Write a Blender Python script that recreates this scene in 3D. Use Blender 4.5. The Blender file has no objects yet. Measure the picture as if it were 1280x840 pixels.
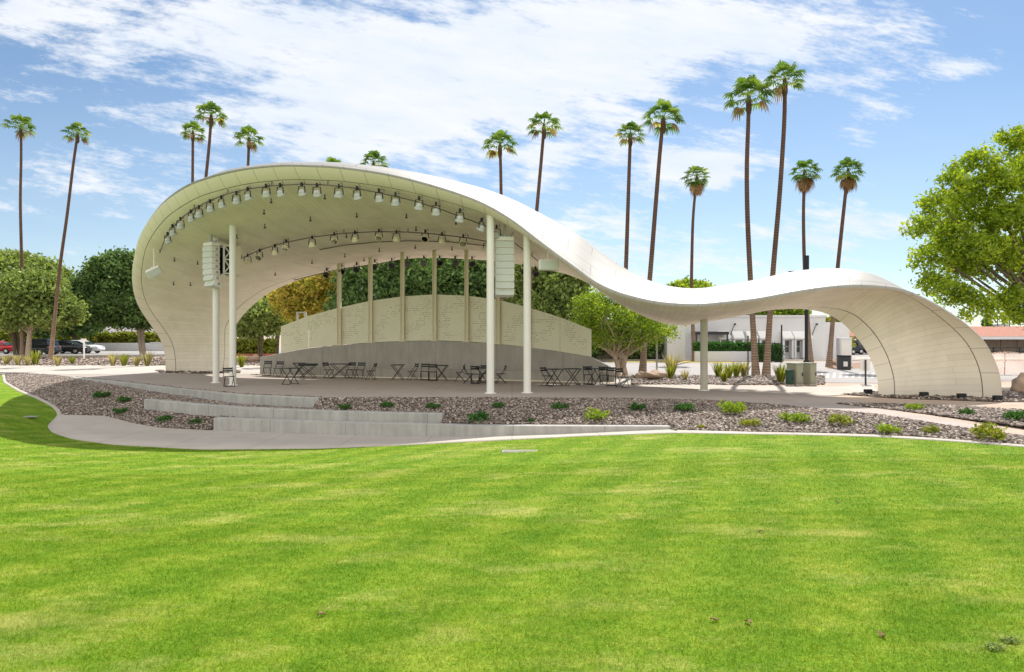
import bpy, bmesh, math, random
import numpy as np
from mathutils import Vector, Matrix, Euler
from mathutils.bvhtree import BVHTree
from mathutils.geometry import tessellate_polygon
random.seed(7); RNG = np.random.default_rng(7)
sc = bpy.context.scene
COL = sc.collection
F = 853.33; EYE = 2.1; PI = math.pi
def W(px, py, d):                       # a point of the place at depth d seen from the photographer's spot
    return np.array([(px-640)*d/F, d, EYE+(420-py)*d/F])
def dz(py, z=0.0): return (EYE-z)*F/(py-420)
def G(px, py, z=0.0):
    return W(px, py, dz(py, z))

# ------------------------------------------------------------------ materials
def newmat(name):
    m = bpy.data.materials.new(name); m.use_nodes = True
    nt = m.node_tree; nt.nodes.clear()
    out = nt.nodes.new('ShaderNodeOutputMaterial')
    return m, nt, out
def N(nt, typ, **kw):
    n = nt.nodes.new(typ)
    for k, v in kw.items():
        if k.startswith('i_'):
            key = k[2:]
            key = int(key) if key.isdigit() else key.replace('_', ' ')
            n.inputs[key].default_value = v
        else: setattr(n, k, v)
    return n
def L(nt, a, b): nt.links.new(a, b)
def c4(c): return (c[0], c[1], c[2], 1)
def noise(nt, vec, scale, detail=4, rough=.55):
    n = N(nt, 'ShaderNodeTexNoise'); n.inputs['Scale'].default_value = scale
    n.inputs['Detail'].default_value = detail; n.inputs['Roughness'].default_value = rough
    if vec is not None: L(nt, vec, n.inputs['Vector'])
    return n
def ramp(nt, fac, stops):
    r = N(nt, 'ShaderNodeValToRGB'); e = r.color_ramp.elements
    while len(e) < len(stops): e.new(.5)
    for i, (p, c) in enumerate(stops): e[i].position = p; e[i].color = c4(c)
    L(nt, fac, r.inputs[0]); return r
def mixc(nt, a, b, fac, mode='MIX'):
    m = N(nt, 'ShaderNodeMix', data_type='RGBA', blend_type=mode)
    for sock, v in ((m.inputs[6], a), (m.inputs[7], b)):
        if isinstance(v, tuple): sock.default_value = c4(v)
        else: L(nt, v, sock)
    if isinstance(fac, (int, float)): m.inputs[0].default_value = fac
    else: L(nt, fac, m.inputs[0])
    return m.outputs[2]
def mth(nt, op, a, b=None, c=None, clamp=False):
    m = N(nt, 'ShaderNodeMath', operation=op); m.use_clamp = clamp
    for i, v in enumerate((a, b, c)):
        if v is None: continue
        if isinstance(v, (int, float)): m.inputs[i].default_value = v
        else: L(nt, v, m.inputs[i])
    return m.outputs[0]
def pmat(name, c1, c2=None, scale=3.0, rough=.8, bump=0.0, bscale=None, metal=0.0, fine=.0, spec=.3, joints=None, streak=0):
    m, nt, out = newmat(name)
    b = N(nt, 'ShaderNodeBsdfPrincipled'); L(nt, b.outputs[0], out.inputs[0])
    b.inputs['Roughness'].default_value = rough; b.inputs['Metallic'].default_value = metal
    b.inputs['Specular IOR Level'].default_value = spec
    geo = N(nt, 'ShaderNodeTexCoord').outputs['Object']
    if c2 is None: c2 = tuple(x*.86 for x in c1)
    n = noise(nt, geo, scale, 6, .6)
    col = ramp(nt, n.outputs[0], [(.3, c1), (.7, c2)]).outputs[0]
    if fine:
        n2 = noise(nt, geo, scale*25, 3)
        col = mixc(nt, col, ramp(nt, n2.outputs[0], [(.3, (1-fine,)*3), (.7, (1+fine*.6,)*3)]).outputs[0], 1.0, 'MULTIPLY')
    if streak:
        mp = N(nt, 'ShaderNodeMapping'); mp.inputs['Scale'].default_value = (3.5, 3.5, .35); L(nt, geo, mp.inputs[0])
        ns = noise(nt, mp.outputs[0], 1.2, 6, .7)
        col = mixc(nt, col, ramp(nt, ns.outputs[0], [(.32, (1-streak,)*3), (.6, (1.04,)*3)]).outputs[0], 1.0, 'MULTIPLY')
    if joints:
        sj = N(nt, 'ShaderNodeSeparateXYZ'); L(nt, geo, sj.inputs[0])
        for ax, stp in joints:
            ln = mth(nt, 'LESS_THAN', mth(nt, 'PINGPONG', sj.outputs[ax], stp/2), .014)
            col = mixc(nt, col, tuple(x*.45 for x in c2), mth(nt, 'MULTIPLY', ln, .5))
    L(nt, col, b.inputs['Base Color'])
    if bump:
        n3 = noise(nt, geo, bscale or scale*10, 5)
        bp = N(nt, 'ShaderNodeBump'); bp.inputs['Strength'].default_value = bump; bp.inputs['Distance'].default_value = .02
        L(nt, n3.outputs[0], bp.inputs['Height']); L(nt, bp.outputs[0], b.inputs['Normal'])
    return m
def leafmat(name, stops, trans=.4, rough=.6, gloss=.015, patch=None):
    m, nt, out = newmat(name)
    a = N(nt, 'ShaderNodeAttribute'); a.attribute_name = 'rnd'
    col = ramp(nt, a.outputs['Fac'], stops).outputs[0]
    if patch: col = patch(nt, col)
    d = N(nt, 'ShaderNodeBsdfDiffuse'); t = N(nt, 'ShaderNodeBsdfTranslucent'); g = N(nt, 'ShaderNodeBsdfGlossy')
    g.inputs['Roughness'].default_value = rough; g.inputs['Color'].default_value = (1, 1, 1, 1)
    L(nt, col, d.inputs[0])
    L(nt, mixc(nt, col, (1.25, 1.15, .55), 1.0, 'MULTIPLY'), t.inputs[0])
    m1 = N(nt, 'ShaderNodeMixShader'); m1.inputs[0].default_value = trans
    L(nt, d.outputs[0], m1.inputs[1]); L(nt, t.outputs[0], m1.inputs[2])
    m2 = N(nt, 'ShaderNodeMixShader')
    fr = N(nt, 'ShaderNodeFresnel'); fr.inputs[0].default_value = 1.35
    L(nt, mth(nt, 'MULTIPLY', fr.outputs[0], gloss*4), m2.inputs[0])
    L(nt, m1.outputs[0], m2.inputs[1]); L(nt, g.outputs[0], m2.inputs[2]); L(nt, m2.outputs[0], out.inputs[0])
    return m
M = {}
M['white_paint'] = pmat('white_paint', (.80, .78, .745), (.75, .73, .695), 2, .45, fine=.03)
M['rail'] = pmat('rail_paint', (.16, .14, .11), (.12, .105, .085), 4, .5)
M['dip_shade_paint'] = pmat('shaded_column_paint', (.50, .48, .40), (.45, .43, .36), 2, .5)  # dip column's shade put into the colour, darker than the other columns
M['cream_steel'] = pmat('cream_steel', (.80, .72, .55), (.75, .67, .51), 2, .45)
M['black_metal'] = pmat('black_metal', (.012, .014, .017), (.02, .022, .026), 8, .5)
M['dark_grey'] = pmat('dark_grey', (.035, .035, .04), (.05, .05, .055), 5, .5)
M['spot_white'] = pmat('spotlight_paint', (.50, .52, .50), (.36, .38, .36), 6, .3)
M['lens_dark'] = pmat('lens_dark', (.02, .018, .018), (.03, .028, .028), 5, .15, spec=.6)
M['concrete'] = pmat('pale_concrete', (.50, .45, .40), (.43, .385, .34), .9, .9, .15, 60, fine=.08, joints=((0, 2.4), (1, 2.4)))
M['wall_concrete'] = pmat('grey_concrete', (.40, .375, .335), (.34, .315, .28), 1.3, .9, .25, 40, fine=.10, joints=((0, 3.1),), streak=.14)
M['step_concrete'] = pmat('terrace_concrete', (.46, .45, .43), (.38, .37, .355), 1.6, .9, .25, 40, fine=.12, joints=((0, 2.6),), streak=.18)
M['asphalt'] = pmat('sun_bleached_asphalt', (.38, .355, .34), (.31, .29, .28), .5, .9, .2, 50, fine=.12)
M['desert'] = pmat('desert_soil', (.50, .40, .32), (.38, .29, .23), .8, .95, .5, 20, fine=.2)
M['dirt'] = pmat('brown_dirt', (.33, .22, .15), (.25, .16, .11), 1.5, .95, .5, 20, fine=.2)
M['soil'] = pmat('gravel_bed_soil', (.10, .075, .062), (.075, .055, .046), 3, .95, .6, 30, fine=.2)
M['hood'] = pmat('white_hood', (.82, .82, .82), (.78, .78, .78), 1, .8)
M['stucco'] = pmat('white_stucco', (.66, .66, .68), (.60, .60, .62), .8, .9, .3, 40)
M['beige_stucco'] = pmat('beige_stucco', (.62, .54, .44), (.55, .48, .39), .8, .9, .3, 40)
M['bark'] = pmat('bark', (.20, .15, .11), (.10, .075, .055), 6, .9, .8, 25)
M['pale_bark'] = pmat('pale_bark', (.52, .42, .33), (.34, .26, .19), 5, .9, .6, 25)
M['boulder'] = pmat('boulder', (.42, .31, .22), (.28, .20, .14), 3, .9, .6, 14)
M['cabinet'] = pmat('cabinet_paint', (.30, .30, .22), (.27, .27, .20), 2, .5)
M['green_box'] = pmat('green_box_paint', (.02, .06, .045), (.03, .07, .05), 2, .5)
M['kerb_red'] = pmat('red_kerb', (.45, .12, .09), (.38, .10, .08), 2, .8)
M['rubber'] = pmat('rubber', (.02, .02, .02), (.03, .03, .03), 8, .8)
M['alloy'] = pmat('alloy', (.55, .55, .56), (.5, .5, .5), 8, .3, metal=.8)
M['car_glass'] = pmat('car_glass', (.03, .04, .05), (.05, .06, .07), 1, .08, spec=.7)
M['pane'] = pmat('window_pane', (.06, .07, .08), (.10, .11, .12), 1, .1, spec=.7)
M['paint_line'] = pmat('road_paint', (.78, .77, .74), (.6, .59, .56), 3, .8)
M['pole_grey'] = pmat('pole_grey', (.42, .42, .40), (.36, .36, .34), 3, .5)
M['dead_leaf'] = pmat('dead_leaf', (.13, .07, .03), (.24, .15, .07), 20, .8)
M['lamp_glass'] = pmat('lamp_glass', (.7, .7, .68), (.65, .65, .62), 3, .2)

def tile_mat(name, c1, c2):
    m, nt, out = newmat(name)
    b = N(nt, 'ShaderNodeBsdfPrincipled'); L(nt, b.outputs[0], out.inputs[0]); b.inputs['Roughness'].default_value = .85
    geo = N(nt, 'ShaderNodeTexCoord').outputs['Object']
    w = N(nt, 'ShaderNodeTexWave', wave_type='BANDS', bands_direction='X'); w.inputs['Scale'].default_value = 1.6; L(nt, geo, w.inputs[0])
    n = noise(nt, geo, 3, 5)
    col = ramp(nt, n.outputs[0], [(.3, c1), (.7, c2)]).outputs[0]
    L(nt, col, b.inputs['Base Color'])
    bp = N(nt, 'ShaderNodeBump'); bp.inputs['Strength'].default_value = .8; bp.inputs['Distance'].default_value = .08
    L(nt, w.outputs[1], bp.inputs['Height']); L(nt, bp.outputs[0], b.inputs['Normal'])
    return m
M['roof_tile'] = tile_mat('clay_roof_tile', (.46, .20, .13), (.34, .14, .09))

def shell_mat(name, base, dark, bw, bh, rim, seam, roughness, swap=False, offs=.5, contrast=.5):
    """boards / panels laid out on the shell's own surface (UV in metres), rim seam parallel to the edges"""
    m, nt, out = newmat(name)
    b = N(nt, 'ShaderNodeBsdfPrincipled'); L(nt, b.outputs[0], out.inputs[0])
    b.inputs['Roughness'].default_value = roughness; b.inputs['Specular IOR Level'].default_value = .3
    uv = N(nt, 'ShaderNodeUVMap').outputs[0]
    sep = N(nt, 'ShaderNodeSeparateXYZ'); L(nt, uv, sep.inputs[0])
    u, v = sep.outputs[0], sep.outputs[1]
    cmb = N(nt, 'ShaderNodeCombineXYZ')
    L(nt, v if swap else u, cmb.inputs[0]); L(nt, u if swap else v, cmb.inputs[1])
    br = N(nt, 'ShaderNodeTexBrick'); L(nt, cmb.outputs[0], br.inputs[0])
    br.offset = offs; br.inputs['Scale'].default_value = 1.0
    br.inputs['Brick Width'].default_value = bw; br.inputs['Row Height'].default_value = bh
    br.inputs['Mortar Size'].default_value = seam; br.inputs['Mortar Smooth'].default_value = .2
    br.inputs['Color1'].default_value = c4(base); br.inputs['Color2'].default_value = c4(tuple(x*.93 for x in base))
    br.inputs['Mortar'].default_value = c4(tuple(x*contrast for x in base))
    geo = N(nt, 'ShaderNodeTexCoord').outputs['Object']
    mps = N(nt, 'ShaderNodeMapping'); mps.inputs['Scale'].default_value = (1.2, 1.2, .45); L(nt, geo, mps.inputs[0])
    n = noise(nt, mps.outputs[0], .7, 8, .68)
    col = mixc(nt, br.outputs[0], ramp(nt, n.outputs[0], [(.3, (.86, .86, .85)), (.65, (1.04, 1.04, 1.04))]).outputs[0], 1.0, 'MULTIPLY')
    if rim:
        # edge strip: distance from both long edges kept in the second UV layer
        uv2 = N(nt, 'ShaderNodeUVMap'); uv2.uv_map = 'edge'
        s2 = N(nt, 'ShaderNodeSeparateXYZ'); L(nt, uv2.outputs[0], s2.inputs[0])
        de = mth(nt, 'MINIMUM', s2.outputs[0], s2.outputs[1])
        inrim = mth(nt, 'LESS_THAN', de, rim)
        # rim tiles: cross joints every 0.8 m along u
        fr = mth(nt, 'PINGPONG', u, .4)
        joint = mth(nt, 'LESS_THAN', fr, .012)
        rc = mixc(nt, tuple(x*.93 for x in base), tuple(x*.55 for x in base), joint)
        col = mixc(nt, col, rc, inrim)
        line = mth(nt, 'LESS_THAN', mth(nt, 'ABSOLUTE', mth(nt, 'SUBTRACT', de, rim)), .015)
        col = mixc(nt, col, dark, line)
    L(nt, col, b.inputs['Base Color'])
    bp = N(nt, 'ShaderNodeBump'); bp.inputs['Strength'].default_value = .4; bp.inputs['Distance'].default_value = .01; bp.invert = True
    L(nt, br.outputs[1], bp.inputs['Height']); L(nt, bp.outputs[0], b.inputs['Normal'])
    return m
M['ceiling'] = shell_mat('ceiling_boards', (.85, .775, .655), (.13, .12, .10), 2.6, .21, .55, .008, .6, swap=True, contrast=.78)
M['roof'] = shell_mat('white_roof_panels', (.325, .315, .298), (.10, .10, .10), 2.4, 1.25, .42, .020, .55, contrast=.5)

# ------------------------------------------------------------------ object helpers
def put(o, parent=None):
    COL.objects.link(o)
    if parent is not None: o.parent = parent
    return o
def tag(o, label=None, cat=None, group=None, kind=None):
    if label: o['label'] = label
    if cat: o['category'] = cat
    if group: o['group'] = group
    if kind: o['kind'] = kind
    return o
def thing(name, loc, label, cat, group=None, rz=0):
    o = bpy.data.objects.new(name, None); o.location = [float(x) for x in loc]; o.rotation_euler = (0, 0, rz)
    o.empty_display_size = .2
    put(o); return tag(o, label, cat, group)
def children(o): return [c for c in COL.objects if c.parent == o]
def copy_tree(o, loc, label, rz=0, group=None):
    r = o.copy(); put(r); r.location = [float(x) for x in loc]; r.rotation_euler = (0, 0, rz); r['label'] = label
    if group: r['group'] = group
    for ch in list(children(o)):
        c = ch.copy(); put(c, r)
        for g in list(children(ch)): d = g.copy(); put(d, c)
    return r
def np_mesh(name, verts, faces, mat, parent=None, loc=(0, 0, 0), smooth=False, rnd=None, mats=None, midx=None):
    """verts (n,3) array, faces (m,k) array -> one object"""
    verts = np.asarray(verts, dtype=np.float32) - np.asarray(loc, dtype=np.float32)
    faces = np.asarray(faces, dtype=np.int32); k = faces.shape[1]
    me = bpy.data.meshes.new(name)
    me.vertices.add(len(verts)); me.vertices.foreach_set('co', verts.ravel())
    me.loops.add(faces.size); me.loops.foreach_set('vertex_index', faces.ravel())
    me.polygons.add(len(faces))
    me.polygons.foreach_set('loop_start', np.arange(0, faces.size, k, dtype=np.int32))
    me.polygons.foreach_set('loop_total', np.full(len(faces), k, dtype=np.int32))
    if smooth: me.polygons.foreach_set('use_smooth', np.ones(len(faces), dtype=bool))
    for mm in (mats or [mat]): me.materials.append(mm)
    if midx is not None: me.polygons.foreach_set('material_index', np.asarray(midx, dtype=np.int32))
    if rnd is not None:
        at = me.attributes.new('rnd', 'FLOAT', 'POINT'); at.data.foreach_set('value', np.asarray(rnd, dtype=np.float32))
    me.update(calc_edges=True); me.validate()
    o = bpy.data.objects.new(name, me)
    if parent is None: o.location = [float(x) for x in loc]
    return put(o, parent)
class MB:
    """collects boxes, tubes and polygons; build() links them as ONE mesh object"""
    def __init__(s): s.v = []; s.f = []; s.m = []; s.sm = []; s.cur = 0
    def poly(s, pts, smooth=False):
        i = len(s.v); s.v += [tuple(float(x) for x in p) for p in pts]; s.f.append(list(range(i, i+len(pts)))); s.m.append(s.cur); s.sm.append(smooth)
    def add(s, vs, fs, smooth=False):
        i = len(s.v); s.v += [tuple(float(x) for x in p) for p in vs]
        for f in fs: s.f.append([i+a for a in f]); s.m.append(s.cur); s.sm.append(smooth)
        return s
    def box(s, c, size, rot=None, ch=.0):
        hx, hy, hz = [x/2 for x in size]
        ch = min(ch, hx*.9, hy*.9, hz*.9)
        R = Euler(rot).to_matrix() if rot else None
        bm = bmesh.new(); bmesh.ops.create_cube(bm, size=1)
        for v in bm.verts: v.co = Vector((v.co.x*size[0], v.co.y*size[1], v.co.z*size[2]))
        if ch > 0: bmesh.ops.bevel(bm, geom=bm.edges[:], offset=ch, segments=1, affect='EDGES')
        bm.verts.ensure_lookup_table()
        vs = []
        for v in bm.verts:
            p = R @ v.co if R else v.co
            vs.append((p.x+c[0], p.y+c[1], p.z+c[2]))
        fs = [[v.index for v in f.verts] for f in bm.faces]; bm.free()
        return s.add(vs, fs)
    def bar(s, a, b, w, h=None):            # square bar between two points
        a = Vector(a); b = Vector(b); h = h or w
        t = (b-a).normalized(); up = Vector((0, 0, 1)) if abs(t.z) < .95 else Vector((1, 0, 0))
        x = t.cross(up).normalized()*w/2; y = t.cross(x).normalized()*h/2
        vs = [a-x-y, a+x-y, a+x+y, a-x+y, b-x-y, b+x-y, b+x+y, b-x+y]
        return s.add(vs, [(0, 3, 2, 1), (4, 5, 6, 7), (0, 1, 5, 4), (1, 2, 6, 5), (2, 3, 7, 6), (3, 0, 4, 7)])
    def tube(s, pts, rad, seg=10, cap=True):
        pts = [Vector([float(x) for x in p]) for p in pts]
        if not hasattr(rad, '__len__'): rad = [rad]*len(pts)
        vs = []; prev = None
        for i, p in enumerate(pts):
            t = (pts[min(i+1, len(pts)-1)]-pts[max(i-1, 0)]).normalized()
            if prev is None: x = t.orthogonal().normalized()
            else:
                x = prev - t*prev.dot(t)
                x = x.normalized() if x.length > 1e-6 else t.orthogonal().normalized()
            prev = x; y = t.cross(x)
            for k in range(seg):
                a = 2*PI*k/seg; vs.append(p + (x*math.cos(a)+y*math.sin(a))*rad[i])
        fs = []
        for i in range(len(pts)-1):
            for k in range(seg):
                k2 = (k+1) % seg; fs.append((i*seg+k, i*seg+k2, (i+1)*seg+k2, (i+1)*seg+k))
        s.add(vs, fs, True)
        if cap:
            n = len(pts); s.poly(vs[:seg][::-1]); s.poly(vs[(n-1)*seg:])
        return s
    def lathe(s, prof, seg=14, mat=None, c=(0, 0, 0)):     # prof: (r,z) turned round local z, optional matrix
        vs = []; fs = []
        for r, z in prof:
            for k in range(seg):
                a = 2*PI*k/seg; p = Vector((r*math.cos(a), r*math.sin(a), z))
                if mat is not None: p = mat @ p
                vs.append(p+Vector(c))
        for i in range(len(prof)-1):
            for k in range(seg):
                k2 = (k+1) % seg; fs.append((i*seg+k, i*seg+k2, (i+1)*seg+k2, (i+1)*seg+k))
        s.add(vs, fs, True); s.poly(vs[:seg][::-1]); s.poly(vs[-seg:]); return s
    def build(s, name, mat, parent=None, loc=(0, 0, 0)):
        me = bpy.data.meshes.new(name)
        l = loc
        me.from_pydata([(v[0]-l[0], v[1]-l[1], v[2]-l[2]) for v in s.v], [], s.f)
        for mm in (mat if isinstance(mat, list) else [mat]): me.materials.append(mm)
        me.polygons.foreach_set('material_index', s.m); me.polygons.foreach_set('use_smooth', s.sm); me.update()
        o = bpy.data.objects.new(name, me)
        if parent is None: o.location = [float(x) for x in l]
        return put(o, parent)
def struct(o): o['kind'] = 'structure'; return o

# ------------------------------------------------------------------ ground profile curves: y and z as functions of x
def curve(pts):
    a = np.array(pts, dtype=float); a = a[np.argsort(a[:, 0])]
    return a
def gp(px, py, z): p = G(px, py, z); return (p[0], p[1], z)
LAWN = curve([(-120, 46, 0), (-60, 42.5, 0), gp(2, 467, 0), gp(4, 478, -.15), gp(22, 489, -.3), gp(45, 498, -.45), gp(66, 509, -.65), gp(74, 519, -.85),
   gp(58, 532, -1), gp(65, 541, -1), gp(90, 549, -1), gp(140, 556, -1), gp(250, 562, -1), gp(400, 561, -.97), gp(500, 557, -.9), gp(600, 552, -.8),
   gp(720, 546, -.65), gp(840, 541.5, -.5), gp(900, 542.5, -.45), gp(1000, 544, -.40), gp(1100, 546.5, -.33), gp(1190, 552, -.26), gp(1280, 559, -.2), (14, 10.2, -.12), (20, 6, 0), (40, 2, .1), (120, -4, .1)])
LXs = LAWN[:, 0]
def smooth_eval(tab, x, col, w=.35):
    x = np.asarray(x, dtype=float); r = 0
    for o, k in ((-w, .25), (0, .5), (w, .25)): r = r + k*np.interp(x+o, tab[:, 0], tab[:, col])
    return r
def yL(x): return smooth_eval(LAWN, x, 1)
def zL(x): return smooth_eval(LAWN, x, 2)
x74 = gp(74, 519, -.85)[0]
UP = curve([(x74, yL(x74)+.18, -.85), gp(130, 520, -.9), gp(170, 530, -.97), gp(200, 535, -1), gp(267, 538.5, -1.03), gp(400, 543.5, -1), gp(500, 546, -.97),
   gp(600, 546, -.85), gp(700, 543, -.72), gp(840, 537, -.52)])
KRB = .22
def yU(x):
    x = np.asarray(x, dtype=float)
    k = yL(x)+KRB
    return np.where((x > UP[0, 0]) & (x < UP[-1, 0]), np.maximum(np.interp(x, UP[:, 0], UP[:, 1]), k), k + np.where(x > UP[-1, 0], .28*np.clip(1-(x-UP[-1, 0])/3, .35, 1), 0))
def zU(x):
    x = np.asarray(x, dtype=float)
    return np.where((x > UP[0, 0]) & (x < UP[-1, 0]), np.interp(x, UP[:, 0], UP[:, 2]), zL(x)+.012)
STG = curve([(-120, 46.4, 0), (-60, 42.9, 0), gp(16, 466, 0), gp(60, 468, 0), gp(92, 471.5, 0), gp(150, 477, 0), gp(220, 485, 0), gp(300, 493, 0), gp(400, 497, 0), gp(500, 496.5, 0), gp(600, 496.5, 0),
   gp(780, 497.5, 0), gp(900, 500.5, 0), gp(1000, 508, 0), gp(1100, 518, -.03), gp(1200, 534, -.06), gp(1280, 544.5, -.1), (12.4, 13.6, -.1), (14.5, 11.4, -.08), (20, 7.5, 0), (40, 3.5, .1), (120, -2, .1)])
def yS(x): return np.maximum(smooth_eval(STG, x, 1, .25), yU(x)+.05)
def zS(x): return smooth_eval(STG, x, 2, .25)
# terrace walls (front faces): pixel tables -> plan curves.  px, foot py, foot z, top z
def wtab(rows): return np.array([(G(a, b, z)[0], G(a, b, z)[1], z, t) for a, b, z, t in rows])
W3 = wtab([(267, 538.5, -1.03, -.60), (400, 543.5, -1, -.585), (500, 546, -.97, -.56), (600, 546, -.85, -.52), (700, 543, -.72, -.48), (840, 537, -.52, -.43)])
W2 = wtab([(180, 511.5, -.62, -.25), (240, 517.5, -.62, -.27), (300, 522, -.62, -.28), (400, 526.5, -.62, -.285), (480, 529, -.62, -.29), (553, 530.5, -.62, -.29)])
xs1 = [G(a, b)[0] for a, b in ((92, 471.5), (150, 477), (220, 485), (300, 493), (400, 497))]
W1 = np.array([(x, float(yS(x))-.30, zf, .012) for x, zf in zip(xs1, (-.03, -.14, -.24, -.33, -.36))])
W3x0, W3x1 = W3[0, 0], W3[-1, 0]; W2x0, W2x1 = W2[0, 0], W2[-1, 0]; W1x0, W1x1 = W1[0, 0], W1[-1, 0]
TH = .32
def prof(x):
    """gravel section at x from the path's upper edge to the stage edge: list of (y, z)"""
    u, zu, s, zs = float(yU(x)), float(zU(x)), float(yS(x)), float(zS(x))
    P = []
    if W3x0 <= x <= W3x1:
        P.append((u+TH*.6, float(np.interp(x, W3[:, 0], W3[:, 3]))-.03))
    else: P.append((u, zu))
    in1 = W1x0 <= x <= W1x1
    end = (float(np.interp(x, W1[:, 0], W1[:, 1]))+.1, float(np.interp(x, W1[:, 0], W1[:, 2]))) if in1 else (s, zs-.01)
    if W2x0 <= x <= W2x1:
        yf = float(np.interp(x, W2[:, 0], W2[:, 1])); zf = float(np.interp(x, W2[:, 0], W2[:, 2])); zt = float(np.interp(x, W2[:, 0], W2[:, 3]))
        P += [(yf+.05, zf), (yf+TH-.03, zf+.01), (yf+TH, zt-.04)]
    else:
        for t in (.35, .36, .6):
            P.append((P[0][0]+(end[0]-P[0][0])*t, P[0][1]+(end[1]-P[0][1])*(t+.12*math.sin(t*PI))))
    P.append(end)
    if in1: P.append((end[0]+.02, end[1])); P.append((s-.05, -.035)); P.append((s+.32, -.004))
    else: P += [(s+.001, zs-.01), (s+.002, zs-.01), (s+.003, zs-.01)]
    return P
def gz(x, y):
    l = float(yL(x))
    if y <= l:
        z0 = float(zL(x)); t = min(max((l-y)/max(l, 4.0), 0), 1.15)
        return z0 + (.5-z0)*t
    u = float(yU(x))
    if y <= u:
        t = (y-l)/max(u-l, 1e-4); return float(zL(x))*(1-t)+float(zU(x))*t
    s = float(yS(x))
    if y <= s:
        P = prof(x); return float(np.interp(y, [p[0] for p in P], [p[1] for p in P]))
    return float(zS(x))*max(0, 1-(y-s)/3)
def place(px, py, lo=4, hi=60):        # where the line of sight through a pixel of the photo meets the ground
    for d in np.arange(lo, hi, .05):
        p = W(px, py, d)
        if p[2] <= gz(p[0], p[1]): return np.array([p[0], p[1], gz(p[0], p[1])])
    return G(px, py)

# ------------------------------------------------------------------ lawn
def lawn_mat(name, leaf):
    stops = [(0, (.08, .185, .009)), (.5, (.16, .28, .012)), (1, (.265, .35, .034))]
    def patch(nt, col):
        geo = N(nt, 'ShaderNodeNewGeometry').outputs['Position']
        mp = N(nt, 'ShaderNodeMapping'); mp.inputs['Scale'].default_value = (1.0, 1.9, 1); mp.inputs['Rotation'].default_value = (0, 0, .06); L(nt, geo, mp.inputs[0])
        n1 = noise(nt, mp.outputs[0], 1.3, 8, .78)
        n2 = noise(nt, mp.outputs[0], .42, 7, .72)
        n3 = noise(nt, geo, 6, 6, .75)
        st = N(nt, 'ShaderNodeTexWave', wave_type='BANDS', bands_direction='X'); st.inputs['Scale'].default_value = .28; st.inputs['Distortion'].default_value = 1.2; st.inputs['Detail'].default_value = 2
        mp2 = N(nt, 'ShaderNodeMapping'); mp2.inputs['Rotation'].default_value = (0, 0, .35); L(nt, geo, mp2.inputs[0]); L(nt, mp2.outputs[0], st.inputs[0])
        c = mixc(nt, col, ramp(nt, n1.outputs[0], [(.36, (.72, .85, .6)), (.5, (1.0, .98, .95)), (.64, (1.48, 1.16, 1.95))]).outputs[0], 1.0, 'MULTIPLY')
        dry = ramp(nt, n2.outputs[0], [(.52, (0, 0, 0)), (.66, (1, 1, 1))]).outputs[0]
        c = mixc(nt, c, (.43, .42, .13), mth(nt, 'MULTIPLY', dry, .6))
        c = mixc(nt, c, ramp(nt, n3.outputs[0], [(.3, (.70, .80, .66)), (.7, (1.24, 1.15, 1.24))]).outputs[0], 1.0, 'MULTIPLY')
        c = mixc(nt, c, ramp(nt, st.outputs[1], [(.2, (.88, .92, .84)), (.8, (1.13, 1.07, 1.16))]).outputs[0], .9, 'MULTIPLY')
        return c
    if leaf: return leafmat(name, stops, trans=.36, rough=.6, gloss=.0, patch=patch)
    m, nt, out = newmat(name)
    b = N(nt, 'ShaderNodeBsdfPrincipled'); L(nt, b.outputs[0], out.inputs[0]); b.inputs['Roughness'].default_value = .9; b.inputs['Specular IOR Level'].default_value = .1
    geo = N(nt, 'ShaderNodeNewGeometry').outputs['Position']
    n = noise(nt, geo, 55, 3, .7)
    L(nt, patch(nt, ramp(nt, n.outputs[0], [(.3, (.08, .17, .011)), (.5, (.158, .278, .016)), (.7, (.23, .335, .036))]).outputs[0]), b.inputs['Base Color'])
    bp = N(nt, 'ShaderNodeBump'); bp.inputs['Strength'].default_value = .9; bp.inputs['Distance'].default_value = .03
    L(nt, noise(nt, geo, 38, 4, .7).outputs[0], bp.inputs['Height']); L(nt, bp.outputs[0], b.inputs['Normal'])
    return m
def strip(name, xs, rows_fn, mat, smooth=True):
    """xs columns; rows_fn(x) -> list of (y,z), same count for every x"""
    vs = []; R = None
    for x in xs:
        r = rows_fn(x); R = len(r)
        for y, z in r: vs.append((x, y, z))
    n = len(xs); fs = []
    for i in range(n-1):
        for j in range(R-1):
            a = i*R+j; fs.append((a, a+R, a+R+1, a+1))
    return np_mesh(name, vs, fs, mat, smooth=smooth)
XC = np.unique(np.concatenate([np.linspace(-120, -31, 24), np.linspace(-31, 14, 320), np.linspace(14, 22, 40), np.linspace(22, 120, 20),
     [W1x0, W1x0-.002, W1x1, W1x1+.002, W2x0, W2x0-.002, W2x1, W2x1+.002, W3x0, W3x0-.002, W3x1, W3x1+.002]]))
lawn = struct(strip('lawn', XC, lambda x: [(y, gz(x, y)) for y in np.linspace(-25, float(yL(x)), 26)], lawn_mat('lawn_turf', False)))
def near_path(x):
    l, u = float(yL(x)), float(yU(x)); a, b = float(zL(x)), float(zU(x))
    return [(l, a-.05), (l, a+.012)] + [(l+(u-l)*t, a+(b-a)*t+.014) for t in (.33, .66, 1)]
struct(strip('path', XC, near_path, M['concrete'], False))
struct(strip('gravel_bed', XC, prof, M['soil'], False))
far = [(-1500, 3000), (1500, 3000)]
def ground_rows(x):
    s = float(yS(x)); zs = float(zS(x)); r = [(s, zs-.008)]
    for t in (3, 8, 20, 60, 200, 700, 3000): r.append((s+t, (zs*max(0, 1-t/3))-.008))
    return r
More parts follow.
